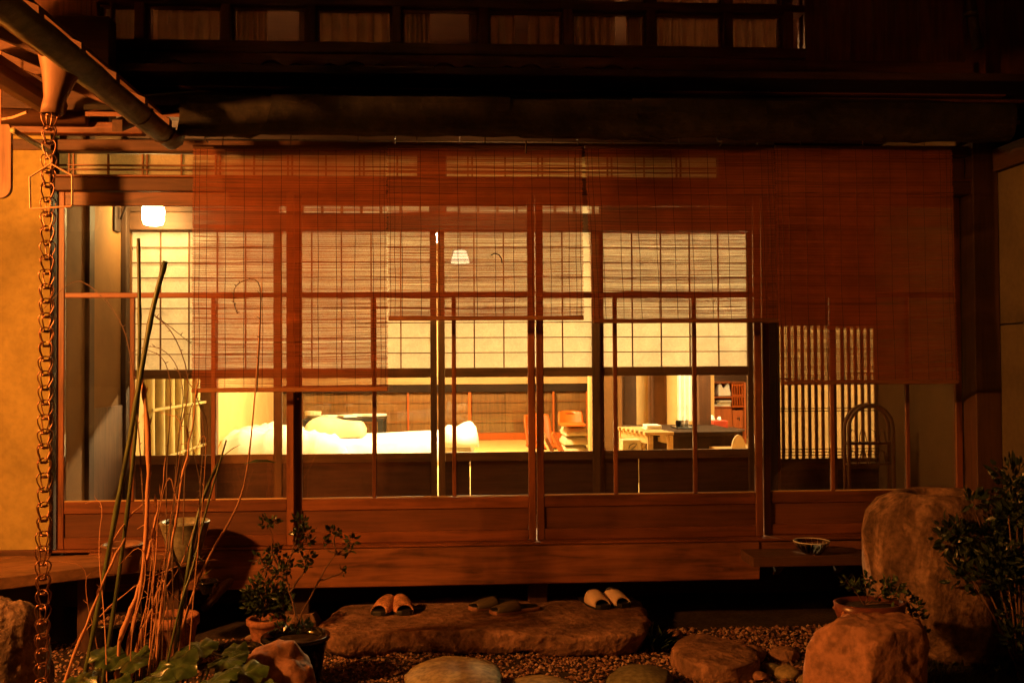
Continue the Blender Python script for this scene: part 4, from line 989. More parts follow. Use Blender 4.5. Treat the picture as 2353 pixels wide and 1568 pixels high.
# slippers
def slipper(label, px, py, rz, mat, sole, group, L=.26, W=.108, insole=None, hk=1.0):
    p = atz(px, py+5, ZS+.004)
    T = thing('slipper', label, 'slipper', (p.x, p.y, ZS+.004), group)
    c, s_ = math.cos(rz), math.sin(rz)
    tf = lambda q: (p.x+q[0]*c-q[1]*s_, p.y+q[0]*s_+q[1]*c, ZS+.004+q[2])
    def half(v): # outline half width at v (0 toe, 1 heel)
        return W/2*(math.sin(math.pi*min(1, max(0, .12+.80*v))))**.35*(1.0-.16*math.exp(-((v-.62)/.16)**2))*(1 if v > 0 else 1)
    n = 16; out = [(-half(k/n)*(0.55 if k in (0, n) else 1), L*k/n-.03) for k in range(n+1)]+[(half(k/n)*(0.55 if k in (0, n) else 1), L*k/n-.03) for k in range(n, -1, -1)]
    rs = [[tf((a*.96, b, 0)) for a, b in out], [tf((a*1.02, b, .008)) for a, b in out], [tf((a, b, .016)) for a, b in out], [tf((a*.93, b*.97, .019)) for a, b in out]]
    MB().rings(rs).build('sole', sole, T, smooth=False)
    V = []; m, q = 10, 18
    for j in range(m+1):
        v = .05+.50*j/m; h = (.034+.030*math.sin(math.pi*.5*min(1, j/m*1.1)))*hk; hw = half(v)*1.03
        for i in range(q+1):
            a = math.pi*i/q; V.append(tf((-hw*math.cos(a), L*v-.03-.018*math.sin(a)*(1-j/m)*-1, .012+h*math.sin(a)**.8)))
    b = MB().add(V, [(j*(q+1)+i, j*(q+1)+i+1, (j+1)*(q+1)+i+1, (j+1)*(q+1)+i) for j in range(m) for i in range(q)]).build('upper', mat, T, smooth=True)
    md = b.modifiers.new('solid', 'SOLIDIFY'); md.thickness = .006; md.offset = -1
    MB().rings([[tf((a*.9, b*.96, .0195)) for a, b in out], [tf((a*.88, b*.95, .0215)) for a, b in out]]).build('insole', insole or M['sole'], T)
slipper('orange patterned open-toed slipper, outer one of its pair', 872, 1405, R(-22), M['slip_orange'], M['sole'], 'orange slippers')
slipper('orange patterned open-toed slipper, inner one touching its mate', 929, 1404, R(14), M['slip_orange'], M['sole'], 'orange slippers')
slipper('dark olive slipper with a reddish sole, turned sideways', 1092, 1394, R(-62), M['slip_dark'], M['sole_red'], 'dark slippers', hk=.62)
slipper('dark olive slipper with a reddish sole, lying before its mate', 1140, 1403, R(-70), M['slip_dark'], M['sole_red'], 'dark slippers', hk=.62)
slipper('plain beige open-toed slipper on the end of the stone, fully lit', 1382, 1391, R(16), M['slip_cream'], M['sole'], 'beige slippers')
slipper('plain beige open-toed slipper on the end of the stone, behind its mate', 1429, 1387, R(22), M['slip_cream'], M['sole'], 'beige slippers')

# ================================================================ rocks, stepping stones, basin
def blob(name, px, py, Y, sx, sy, sz, mat, label, cat, seed, sub=5, amp=.28, sc_=1.3, flat=.0, group=None, cuts=(), z=None, rz=0, fine=.0):
    c = at(px, py, Y)
    if z is not None: c.z = z
    bm = bmesh.new(); bmesh.ops.create_icosphere(bm, subdivisions=sub, radius=1)
    for vt in bm.verts:
        d = vt.co.normalized(); r_ = 1+amp*fbm(d+Vector((seed*3.1, seed, -seed)), sc_, 4)
        p = d*r_
        for (nx, ny, nz, dd) in cuts:
            nn = Vector((nx, ny, nz)).normalized(); e = p.dot(nn)-dd
            if e > 0: p -= nn*e*.92
        p += d*fine*fbm(d*1.0+Vector((seed, 0, 0)), 7, 4)
        if flat and p.z > flat: p.z = flat+(p.z-flat)*.15
        q = Vector((p.x*sx, p.y*sy, p.z*sz)); vt.co = Vector((q.x*math.cos(rz)-q.y*math.sin(rz), q.x*math.sin(rz)+q.y*math.cos(rz), q.z))
    me = bpy.data.meshes.new(name); bm.to_mesh(me); bm.free(); me.materials.append(mat)
    for p in me.polygons: p.use_smooth = True
    o = bpy.data.objects.new(name, me); COL.objects.link(o); o.location = c
    return tag(o, label, cat, group)
def stepping(outline, zt, mat, label, seed, dome=.02, amp=.012):
    slab('stepping_stone', [atz(px, py, zt) for px, py in outline], zt, -.01, mat, label, 'stone', seed, 'stepping stones in the gravel', amp=amp, dome=dome, n=60)
def ell(cx, cy, rx, ry, n=14, sq=.0): return [(cx+rx*math.cos(2*math.pi*k/n)*(1+.06*math.sin(3*k+cx)), cy+ry*math.sin(2*math.pi*k/n)*(1+.05*math.cos(2*k+cy))) for k in range(n)]
stepping(ell(1047, 1552, 116, 46), .125, M['stone_ochre'], 'large rounded ochre stepping stone before the stone step', 2, .035, .02)
stepping(ell(1240, 1575, 82, 26), .08, M['stone_ochre'], 'low ochre stepping stone beside the large rounded one', 4, .02)
stepping(ell(1470, 1552, 74, 28), .06, M['stone_moss'], 'mossy green stepping stone in the middle of the gravel', 6, .02)
stepping([(1540, 1475), (1560, 1458), (1620, 1453), (1690, 1466), (1742, 1495), (1738, 1520), (1690, 1532), (1610, 1528), (1552, 1505)], .075, M['stone'], 'broad flat brown stepping stone by the fern tuft', 8, .01, .025)
for k, (px, py, r_, m_, lb) in enumerate(((1808, 1540, .05, 'stone_ochre', 'small tan cobble in front of the red rock'), (1770, 1530, .04, 'stone_moss', 'small dark green cobble near the tan one'),
        (1862, 1556, .045, 'stone_ochre', 'yellowish cobble touching the red rock'), (1720, 1500, .07, 'stone', 'dull brown cobble behind the broad stepping stone'), (1545, 1452, .04, 'stone_red', 'pale red cobble at the end of the stone step'), (1800, 1500, .06, 'stone', 'brown half sunk cobble in the shade of the basin'), (1745, 1548, .03, 'stone_red', 'little reddish cobble in the gravel'))):
    p = atz(px, py, .03); blob('cobble', px, py, p.y, r_*1.15, r_, r_*.62, M[m_], lb, 'stone', 20+k, 3, .2, 1.1, group='cobbles at the gravel edge', z=.022)
# red rock that carries the flat pot
p = atz(2000, 1480, .25)
blob('garden_rock', 2005, 1545, -1.28, .232, .20, .30, M['stone_red'], 'angular reddish rock carrying the flat planted dish', 'rock', 4, 5, .22, 1.1, cuts=((0, -.05, 1, .70), (-.75, -.5, .22, .78), (.85, -.4, -.1, .84), (.15, -1, .1, .78)), z=.13, fine=.035)
blob('garden_rock', 640, 1580, -1.15, .13, .13, .16, M['stone_red'], 'low reddish rock beside the black pot', 'rock', 9, 4, .3, 1.2, z=.10, fine=.05)
blob('garden_boulder', -2, 1470, -1.28, .18, .2, .34, M['stone_rough'], 'tall coarse pitted boulder behind the rain chain', 'boulder', 14, 5, .16, 1.0, z=.17, fine=.035)
# tall natural basin stone
prof = [(1520, 2222, 70), (1512, 2222, 104), (1495, 2216, 130), (1455, 2190, 150), (1400, 2164, 160), (1300, 2140, 156), (1220, 2136, 152), (1175, 2140, 146), (1146, 2150, 128), (1129, 2160, 104)]
BY = -.62; rs = []; n = 64
for (py, cx, hw) in prof:
    c = at(cx, py, BY); r_ = hw/F*(BY-EYE.y+.1); lp = []
    for k in range(n):
        a = 2*math.pi*k/n; d = Vector((math.cos(a), math.sin(a), 0)); q = c+Vector((d.x*r_, d.y*r_*.85, 0))
        q += d*.03*fbm((q.x*1.0, q.y, q.z*.6), 5, 4)+d*.006*fbm((q.x, q.y, q.z), 26, 2)
        lp.append(q)
    rs.append(lp)
ctop = at(2160, 1129, BY); rt_ = 104/F*(BY-EYE.y)
for (s_, dz) in ((.86, .002), (.72, -.002), (.64, -.02), (.55, -.09), (.2, -.11)):
    rs.append([Vector((ctop.x+rt_*s_*math.cos(2*math.pi*k/n), ctop.y+rt_*.85*s_*math.sin(2*math.pi*k/n), ctop.z+dz+.004*fbm((k*.2, s_, 0), 3, 2))) for k in range(n)])
BS = thing('stone_basin', 'tall weathered granite water basin with a hollowed top and dark streaks', 'stone basin', (ctop.x, ctop.y, 0))
MB().rings(rs).build('basin_body', M['stone_basin'], BS, smooth=True)
MB().lathe([(.001, 0), (rt_*.6, 0)], 24, (ctop.x, ctop.y, ctop.z-.05), cap_bot=False).build('water', M['black'], BS)
# gravel
rg = random.Random(3); mb = MB()
base_v = [(1, 0, 0), (-1, 0, 0), (0, 1, 0), (0, -1, 0), (0, 0, 1), (0, 0, -1)]; base_f = [(0, 2, 4), (2, 1, 4), (1, 3, 4), (3, 0, 4), (2, 0, 5), (1, 2, 5), (3, 1, 5), (0, 3, 5)]
for _ in range(16000):
    x = rg.uniform(-2.2, 1.95); y = rg.uniform(-1.5, -.12)
    if x < -.75 and rg.random() < .45: continue
    s_ = rg.uniform(.005, .0115)*(1.5 if rg.random() < .05 else 1); a = rg.uniform(0, 6.28); ca, sa = math.cos(a), math.sin(a)
    k = (rg.uniform(.7, 1.3), rg.uniform(.7, 1.3), rg.uniform(.5, .9)); z = .018*fbm((x, y, 0), 1.7, 3)+.006+rg.uniform(0, .006)
    tx, ty_ = rg.uniform(-.4, .4), rg.uniform(-.4, .4)
    V = []
    for (a_, b_, c_) in base_v:
        px_, py_, pz_ = a_*k[0]*s_, b_*k[1]*s_, c_*k[2]*s_
        V.append((x+px_*ca-py_*sa, y+px_*sa+py_*ca, z+pz_+tx*px_+ty_*py_))
    mb.add(V, base_f)
def gravelmat():
    m, n, b, out = newmat('reddish_gravel')
    ge = n.nodes.new('ShaderNodeNewGeometry'); rp = ramp(n, ge.outputs['Random Per Island'], [(0, (.07, .035, .025)), (.35, (.22, .10, .06)), (.7, (.33, .18, .11)), (1, (.5, .34, .22))])
    n.links.new(rp.outputs[0], b.inputs['Base Color']); b.inputs['Roughness'].default_value = .5; return m
o = solo(mb, 'gravel', gravelmat(), 'reddish brown gravel between the stepping stones', 'gravel', kind='stuff')
# ledge with glass bowl
LG = thing('plank_ledge', 'rough plank ledge below the doors holding a glass bowl', 'ledge', (ax(1850, -.25, 1280), -.25, .3))
zl_ = az(1272, -.25, 1850)
MB().box(ax(1722, -.25, 1280), ax(1990, -.25, 1280), -.30, -.09, zl_-.05, zl_).build('plank', M['dark_x'], LG)
for px in (1790, 1930): MB().prism([(ax(px, -.2, 1280), -.10, zl_-.046), (ax(px, -.2, 1280), -.24, zl_-.046), (ax(px, -.2, 1280), -.10, zl_-.13)], (.03, 0, 0)).build('bracket', M['dark_z'], LG)
bp_ = Vector((ax(1864, -.25, 1262), -.25, zl_+.002))
GB = thing('glass_bowl', 'clear ribbed glass bowl with a pale rim on the plank ledge', 'bowl', bp_)
MB().lathe([(.03, 0), (.05, .008), (.075, .035), (.088, .062), (.085, .062), (.071, .037), (.045, .012), (.02, .006)], 28, bp_).build('bowl_body', M['clear'], GB, smooth=True)
MB().tube([(bp_.x+.087*math.cos(k*math.pi/16), bp_.y+.087*math.sin(k*math.pi/16), bp_.z+.0625) for k in range(32)], .0026, 6, closed=True).build('rim', M['paper_white'], GB, smooth=True)  # pale ring imitates the highlight on the glass rim
for k in range(18):
    a = k*math.pi/9; MB().tube([(bp_.x+r_*math.cos(a+z*3), bp_.y+r_*math.sin(a+z*3), bp_.z+z) for r_, z in ((.046, .010), (.066, .028), (.08, .048), (.086, .06))], .0016, 4).build('rib', M['cream'], GB)  # pale tubes imitate the light streaks on the glass

# ================================================================ pots on the ground
zp = lambda py, Y: az(py, Y, 500)
PT = pot('terracotta_pot', 'ribbed terracotta pot standing among the canes', 400, -.62, .02, .075, .098, .235, M['pot_terra'], True, .010, .045)
pot('black_pot', 'big black nursery pot heaped with dry soil under the deck', 268, -.75, .005, .09, .112, .27, M['pot_black'], True, .008, .02)
x = ax(268, -.75, 1400)
mb = MB(); rg = random.Random(5)
for _ in range(70):
    a, r_ = rg.uniform(0, 6.28), .1*math.sqrt(rg.random()); s_ = rg.uniform(.008, .02); c = Vector((x+r_*math.cos(a), -.75+r_*math.sin(a), .25+.03*(1-r_/.1)))
    mb.add([c+Vector(p)*s_*rg.uniform(.7, 1.3) for p in base_v], base_f)
o = solo(mb, 'bark_chips', M['twig'], 'brown bark chips heaped in the big black pot', 'bark', kind='stuff')
PC = pot('terracotta_pot', 'terracotta pot with a cream saucer under a small leafy bush', 612, -.33, .05, .066, .085, .11, M['pot_terra'], True, .008, .03, foot=M['cream'])
pot('water_bowl', 'shallow black glazed bowl of water beside the black pot', 545, -.78, .03, .07, .10, .12, M['pot_black'], False, .008, .015, cat='bowl')
MB().lathe([(.001, 0), (.088, 0)], 24, (ax(545, -.78, 1400), -.78, .13), cap_bot=False).build('water_surface', M['pot_black'], bpy.data.objects['water_bowl'])
PB = pot('black_pot', 'glossy black pot holding a sparse twiggy shrub', 679, -.88, .0, .095, .133, .225, M['pot_black'], True, .010, .02)
fd = at(1998, 1432, -1.12)
FD = thing('flat_dish', 'shallow red brown planted dish resting on the reddish rock', 'dish', (fd.x, -1.12, fd.z))
MB().lathe([(.10, 0), (.125, .01), (.14, .05), (.146, .088), (.135, .09), (.125, .05), (.1, .03)], 36, (fd.x, -1.12, fd.z), 1.0, .75).build('dish_body', M['pot_red'], FD, smooth=True)
MB().lathe([(.001, .075), (.13, .07)], 24, (fd.x, -1.12, fd.z), 1.0, .75, cap_bot=False).build('soil', M['soil'], FD)
for a in (2.6, 3.6, 4.6, 5.6): 
    MB().lathe([(.001, -.012), (.012, 0), (.001, .012)], 8, (fd.x+.142*math.cos(a), -1.12+.107*math.sin(a), fd.z+.055)).build('boss', M['pot_terra'], FD, smooth=True)

# ================================================================ plants
def grow(rg, start, d, L, r0_, depth, twigs, tips, bend=.25, split=(2, 3), ratio=.66, up_=.15, spread=.75):
    pts = [Vector(start)]; d = Vector(d).normalized(); n = 5
    for k in range(n):
        d = (d+Vector((rg.uniform(-1, 1), rg.uniform(-1, 1), rg.uniform(-.6, 1)))*bend*.4+Vector((0, 0, up_*.2))).normalized(); pts.append(pts[-1]+d*L/n)
    twigs.append((pts, [r0_*(1-.45*k/n) for k in range(n+1)]))
    if depth == 0: tips.append((pts[-1], d, pts[-2])); return
    for _ in range(rg.randint(*split)):
        dd = (d+Vector((rg.uniform(-1, 1), rg.uniform(-1, 1), rg.uniform(-.5, .9)))*spread).normalized()
        grow(rg, pts[-1] if rg.random() < .7 else pts[-2], dd, L*ratio*rg.uniform(.75, 1.2), r0_*.55, depth-1, twigs, tips, bend, split, ratio, up_, spread)
def shrub(name, label, cat, starts, seed, leafmat, leaves, lsize, clump=.03, depth=3, spread=.75, r0_=.006, ratio=.66, stray=0):
    rg = random.Random(seed); tw, tp = [], []
    for (s_, d, L) in starts: grow(rg, s_, d, L, r0_, depth, tw, tp, spread=spread, ratio=ratio)
    base = Vector(starts[0][0]); T = thing(name, label, cat, base)
    mb = MB()
    for p, r_ in tw: mb.tube(p, r_, 5)
    mb.build('stem', M['twig'], T, smooth=True)
    lf = MB()
    for (p, d, _) in tp:
        for _k in range(leaves):
            a = Vector((rg.uniform(-1, 1), rg.uniform(-1, 1), rg.uniform(-.4, 1))).normalized(); s_ = a.orthogonal()
            s_.rotate(Matrix.Rotation(rg.uniform(0, 6.28), 3, a))
            lf.leaf(p+a*rg.uniform(0, clump)*.6, (a+d*.6), s_, lsize*rg.uniform(.7, 1.25), lsize*.52*rg.uniform(.8, 1.2))
    lf.build('foliage', leafmat, T)
    return T
pb = Vector((ax(679, -.88, 1400), -.88, .20))
def tgt(px, py, Y): return at(px, py, Y)
def stems(base, targets, Y, jit=.02): return [(base, (tgt(px, py, Y)-Vector(base)).normalized(), (tgt(px, py, Y)-Vector(base)).length*k) for (px, py, k) in targets]
def clustered(name, label, cat, base, lines, clusters, Y, seed, leafmat, lsize, n=12, r0_=.005, yj=.05, rad=.03):
    rg = random.Random(seed); T = thing(name, label, cat, base); mb = MB()
    for l in lines:
        yy = Y+rg.uniform(-yj, yj); P = [at(px, py, Y+(yy-Y)*k/(len(l)-1)) for k, (px, py) in enumerate(l)]
        if P[0].z < base[2]+.06: P[0] = Vector(base)
        P = smoothp(P); P = [p+Vector((rg.uniform(-1, 1), rg.uniform(-1, 1), rg.uniform(-1, 1)))*.0025 for p in P]
        mb.tube(P, [r0_*(1-.7*k/len(P)) for k in range(len(P))], 5)
    mb.build('stem', M['twig'], T, smooth=True); lf = MB()
    for c in clusters:
        px, py, k_ = (c+(1.0,))[:3]; p = at(px, py, Y+rg.uniform(-yj, yj)); rr = rad*k_
        for _ in range(int(n*k_)):
            a = Vector((rg.gauss(0, 1), rg.gauss(0, 1), rg.gauss(0, 1))).normalized(); q = p+a*rr*rg.random()**.5
            d = (a+Vector((0, 0, .35))).normalized(); s_ = d.orthogonal(); s_.rotate(Matrix.Rotation(rg.uniform(0, 6.28), 3, d))
            lf.leaf(q, d, s_, lsize*rg.uniform(.6, 1.3), lsize*.55*rg.uniform(.8, 1.2), .2, rg.uniform(0, .4))
    lf.build('foliage', leafmat, T); return T
def smoothp(P, it=2):
    for _ in range(it):
        Q = [P[0]]
        for a, b in zip(P, P[1:]): Q += [a.lerp(b, .25), a.lerp(b, .75)]
        Q.append(P[-1]); P = Q
    return P
clustered('potted_shrub', 'sparse twiggy shrub with small glossy leaves in the black pot', 'shrub', (pb.x, pb.y, pb.z),
    [[(685, 1425), (730, 1335), (760, 1285), (775, 1272)], [(775, 1272), (765, 1245), (772, 1222)], [(775, 1272), (800, 1250), (812, 1246)], [(775, 1272), (750, 1262), (742, 1244)], [(770, 1275), (798, 1268), (808, 1264)],
     [(683, 1425), (665, 1360), (655, 1320), (668, 1275), (680, 1235), (690, 1203)], [(655, 1320), (632, 1290), (622, 1262), (628, 1232), (613, 1203)], [(665, 1360), (700, 1312), (706, 1285)], [(655, 1330), (612, 1303), (598, 1282)], [(668, 1275), (700, 1240), (706, 1225)], [(730, 1335), (765, 1322), (790, 1312)]],
    [(612, 1200, .8), (627, 1196, .5), (690, 1198, .9), (702, 1222, 1.0), (683, 1225, .7), (708, 1240, .5), (765, 1220, .6), (778, 1226, .4), (806, 1243, .7), (598, 1282, .9), (608, 1302, .9), (652, 1285, .7), (662, 1305, .9), (645, 1318, 1.0), (706, 1284, .9), (700, 1300, .6), (640, 1262, .5), (625, 1268, .4), (802, 1264, .4), (745, 1244, .3), (788, 1312, .3), (690, 1262, .4), (660, 1432, .5), (700, 1436, .5), (640, 1440, .4), (715, 1442, .4), (680, 1444, .4)], -.9, 11, M['leaf'], .026, 30, .005, .05, .030)
clustered('potted_bush', 'small leafy bush with glossy leaves in the terracotta pot', 'shrub', (PC.location.x, -.33, .13),
    [[(612, 1400), (600, 1360), (580, 1335)], [(612, 1400), (625, 1350), (640, 1330)], [(612, 1400), (610, 1350), (608, 1320)]],
    [(580, 1352), (600, 1362, 1.3), (622, 1360, 1.3), (645, 1365, 1.2), (590, 1385, 1.3), (615, 1390, 1.3), (640, 1392, 1.2), (608, 1336, .9), (655, 1385, .9), (575, 1372, .8), (628, 1400, .8), (600, 1402, .8)], -.40, 5, M['leaf'], .030, 34, .004, .06, .045)
clustered('dish_plant', 'small sprawling green plant growing in the flat dish', 'plant', (fd.x-.02, -1.12, fd.z+.075),
    [[(1990, 1385), (1960, 1350), (1945, 1335)], [(1995, 1385), (2000, 1345), (1998, 1325)], [(2010, 1385), (2040, 1350), (2060, 1342)], [(2020, 1385), (2080, 1370), (2110, 1410), (2125, 1470)], [(2015, 1385), (2060, 1380), (2090, 1440)]],
    [(1945, 1332, .6), (1960, 1345, .7), (1998, 1328, .6), (1985, 1352, .7), (2040, 1340, .7), (2062, 1350, .9), (2080, 1372, 1.0), (2098, 1400, .9), (2112, 1418, .8), (2124, 1455, .6), (2092, 1440, .7), (2050, 1366, .9), (2020, 1362, .7), (2120, 1480, .5), (2108, 1388, .6)], -1.12, 8, M['leaf_big'], .027, 26, .003, .05, .032)
# big dark shrub beside the basin
sb = Vector((ax(2345, -.95, 1560), -.95, 0)); rq = random.Random(77); cl = []; ln = []
lim = ((1085, 2262), (1150, 2225), (1200, 2185), (1260, 2182), (1320, 2205), (1400, 2262), (1480, 2305), (1560, 2325))
while len(cl) < 78:
    py = rq.uniform(1085, 1570); px = rq.uniform(2160, 2440)
    for (a, xa), (b, xb) in zip(lim, lim[1:]):
        if a <= py <= b: edge = xa+(xb-xa)*(py-a)/(b-a)
    if px < edge or (px < edge+70 and rq.random() < .45): continue
    cl.append((px, py, rq.uniform(.6, 1.3)))
    if len(cl) % 3 == 0: ln.append([(2350+rq.uniform(-15, 25), 1600), (2345+(px-2345)*.35, 1600+(py-1600)*.5), (px, py)])
clustered('garden_shrub', 'large dark leafy shrub growing beside the granite basin', 'shrub', (sb.x, sb.y, sb.z), ln, cl, -.97, 21, M['leaf_dark'], .040, 44, .007, .16, .065)
# fern tuft by the step stone, moss under the basin
def tuft(name, label, cat, px, py, n, L, W, mat, seed, spread=.03, kind=None, Y=None):
    rg = random.Random(seed); p = atz(px, py, .01); mb = MB()
    for _ in range(n):
        a = rg.uniform(0, 6.28); b = p+Vector((math.cos(a), math.sin(a), 0))*spread*rg.random(); d = Vector((math.cos(a)*.6, math.sin(a)*.6, rg.uniform(.5, 1.2)))
        mb.leaf(b, d, d.orthogonal(), L*rg.uniform(.6, 1.2), W, .1, .35)
    return solo(mb, name, mat, label, cat, base=p)
tuft('fern', 'small green fern tuft at the end of the stone step', 'fern', 1512, 1488, 60, .10, .028, M['leaf_big'], 4, .06)
rg = random.Random(9); mb = MB()
for _ in range(2600):
    px, py = rg.uniform(2090, 2420), rg.uniform(1500, 1640); b = atz(px, py, .005); a = rg.uniform(0, 6.28); d = Vector((math.cos(a)*.5, math.sin(a)*.5, 1))
    mb.leaf(b, d, d.orthogonal(), rg.uniform(.02, .045), .008, .1, .3)
solo(mb, 'ground_cover', M['moss'], 'dark green mossy ground cover at the foot of the basin', 'ground cover', kind='stuff')
# big leathery leaves in the front corner
def round_leaf(mb, c, nrm, r_, rg):
    nrm = Vector(nrm).normalized(); a = nrm.orthogonal().normalized(); b = nrm.cross(a); n = 44; c = Vector(c); V = [c-nrm*r_*.10]
    ph = rg.uniform(0, 6.28); RG = (.25, .5, .75, .92, 1.0)
    for ring in RG:
        for k in range(n):
            t = 2*math.pi*k/n; rr = r_*ring*(1+.05*math.sin(5*t+ph)*ring+.05*fbm((math.cos(t)*2, math.sin(t)*2, ph), 2, 2))*(1-.4*math.exp(-((t-math.pi)/.2)**2))
            vein = .028*r_*abs(math.sin(4.5*t))*ring
            V.append(c+(a*math.cos(t)+b*math.sin(t))*rr+nrm*(vein+.10*r_*ring**3*math.sin(7*t+ph)-.26*r_*ring*ring*(.3+.7*abs(math.sin(t)))+.16*r_*fbm((math.cos(t)*ring, math.sin(t)*ring, ph), 2.2, 3)))
    F_ = [(0, 1+k, 1+(k+1) % n) for k in range(n)]
    for q in range(len(RG)-1): F_ += [(1+q*n+k, 1+(q+1)*n+k, 1+(q+1)*n+(k+1) % n, 1+q*n+(k+1) % n) for k in range(n)]
    return mb.add(V, F_)
rg = random.Random(12)
LP = thing('leopard_plant', 'low clump of broad leathery green leaves in front of the pots', 'plant', (ax(330, -1.5, 1560), -1.5, 0))
lv = [(455, 1478, -1.30, .085), (400, 1520, -1.5, .10), (520, 1510, -1.35, .085), (560, 1535, -1.45, .10), (300, 1510, -1.45, .085), (245, 1500, -1.4, .075), (180, 1555, -1.55, .09), (345, 1560, -1.6, .10), (480, 1560, -1.55, .11), (590, 1575, -1.55, .08), (250, 1575, -1.6, .09), (130, 1575, -1.65, .07), (540, 1490, -1.3, .06)]
for (px, py, Y, r_) in lv:
    c = at(px, py+4, Y); r_ *= .85
    mb = MB(); round_leaf(mb, c, (rg.uniform(-.35, .2), rg.uniform(-.5, -.05), 1), r_, rg); mb.build('leaf', M['leaf_big'], LP, smooth=True)
    MB().tube([(LP.location.x+(c.x-LP.location.x)*.35, Y+.1, 0), c.lerp(Vector((LP.location.x, -1.5, 0)), .3)+Vector((0, .02, .05)), c-Vector((0, 0, r_*.1))], .005, 5).build('leaf_stalk', M['cane'], LP, smooth=True)
# canes and dry stalks
def pathpts(l, Y0, Y1): return [at(px, py, Y0+(Y1-Y0)*k/(len(l)-1)) for k, (px, py) in enumerate(l)]
def smoothp(P, it=2):
    for _ in range(it):
        Q = [P[0]]
        for a, b in zip(P, P[1:]): Q += [a.lerp(b, .25), a.lerp(b, .75)]
        Q.append(P[-1]); P = Q
    return P
def stalk(name, label, cat, l, r0_, r1, mat, group, Y0=-1.35, Y1=-1.35, node=0, leafs=()):
    if name == 'dry_stalk': r0_ *= .8; r1 *= .75
    P = smoothp(pathpts(l, Y0, Y1)); n = len(P)
    rj = random.Random(sum(l[0])+len(label))
    if name != 'cane': P = [p+Vector((rj.uniform(-1, 1), rj.uniform(-1, 1), 0))*.0035 for p in P]
    rr = [(r0_+(r1-r0_)*k/(n-1))*(1 if name == 'cane' else rj.uniform(.65, 1.35)) for k in range(n)]
    if name == 'cane': rr = [r_*.82 for r_ in rr]
    if node: rr = [r_*(1.22 if k % node == 0 and k else 1) for k, r_ in enumerate(rr)]
    mb = MB().tube(P, rr, 8)
    if name == 'dry_stalk':                   # torn sheaths clinging to the stalk
        for k in range(2, n-2, 3):
            d = (P[k+1]-P[k]).normalized()
            mb.leaf(P[k], d+Vector((rj.uniform(-.35, .35), rj.uniform(-.3, .3), 0)), d.orthogonal(), rj.uniform(.03, .09), r0_*1.6, .3, rj.uniform(-.2, .4))
    return solo(mb, name, mat, label, cat, group, smooth=True, base=P[0])
GC = 'canes standing among the pots'
stalk('cane', 'thick green leaning cane, tallest to cross the lit paper screen', 'cane', [(185, 1600), (225, 1400), (262, 1200), (300, 1000), (330, 820), (352, 700), (380, 600)], .011, .0125, M['cane'], GC, -1.3, -1.2, 5)
stalk('cane', 'upright green cane ending below the wall lamp', 'cane', [(230, 1600), (262, 1400), (290, 1200), (312, 1000), (321, 800), (320, 680), (318, 548)], .010, .0085, M['cane'], GC, -1.22, -1.1, 5)
stalk('cane', 'thin green cane beside the terracotta pot', 'cane', [(370, 1600), (420, 1430), (470, 1290), (545, 1170), (570, 1080), (590, 860), (602, 640)], .0075, .002, M['straw'], GC, -1.3, -1.0, 6)
stalk('cane', 'short green cane with a broken top by the grey pot', 'cane', [(390, 1590), (410, 1450), (440, 1250), (462, 1150), (500, 1065)], .010, .007, M['cane'], GC, -1.35, -1.1, 5)
stalk('cane', 'pale green cane in the middle of the clump', 'cane', [(370, 1590), (415, 1380), (445, 1300), (470, 1180), (520, 1010)], .006, .004, M['cane'], GC, -1.5, -1.3)
GS = 'dry stalks in the clump'
dry = [([(140, 1590), (190, 1450), (240, 1330), (285, 1235)], .009, .004, 'dry orange stalk leaning outward past the deck edge'),
       ([(265, 1590), (275, 1460), (318, 1360), (345, 1260), (365, 1150)], .013, .004, 'thick dry orange stalk beside the terracotta pot'),
       ([(285, 1560), (300, 1450), (330, 1330), (340, 1150), (342, 980), (325, 870)], .008, .012, 'tall dry orange stem rising through the lit screens'),
       ([(355, 1560), (370, 1400), (395, 1250), (412, 1130), (440, 1000), (455, 870)], .008, .004, 'dry stem with knotted joints beside the tall orange one'),
       ([(410, 1540), (412, 1420), (425, 1330), (470, 1275)], .008, .004, 'bent dry stalk ending at the grey pot'),
       ([(300, 1560), (315, 1470), (350, 1400), (372, 1330)], .010, .006, 'split dry sheath low in the clump'),
       ([(342, 1540), (352, 1330), (365, 1200), (380, 1050)], .005, .002, 'thin dry stem in the middle of the clump'),
       ([(250, 1260), (290, 1190), (338, 1150)], .004, .003, 'side shoot crossing the tall orange stem'),
       ([(330, 1440), (395, 1330), (440, 1250), (458, 1150)], .004, .002, 'thin slanting stem before the grey pot'),
       ([(150, 1500), (240, 1400), (330, 1330), (430, 1290), (490, 1285)], .0035, .0015, 'long thin blade arching across the deck')]
for i, (l, a, b, lb) in enumerate(dry): stalk('dry_stalk', lb, 'stalk', l, a, b, M['straw'], GS, -1.45+.03*i, -1.25+.02*i)
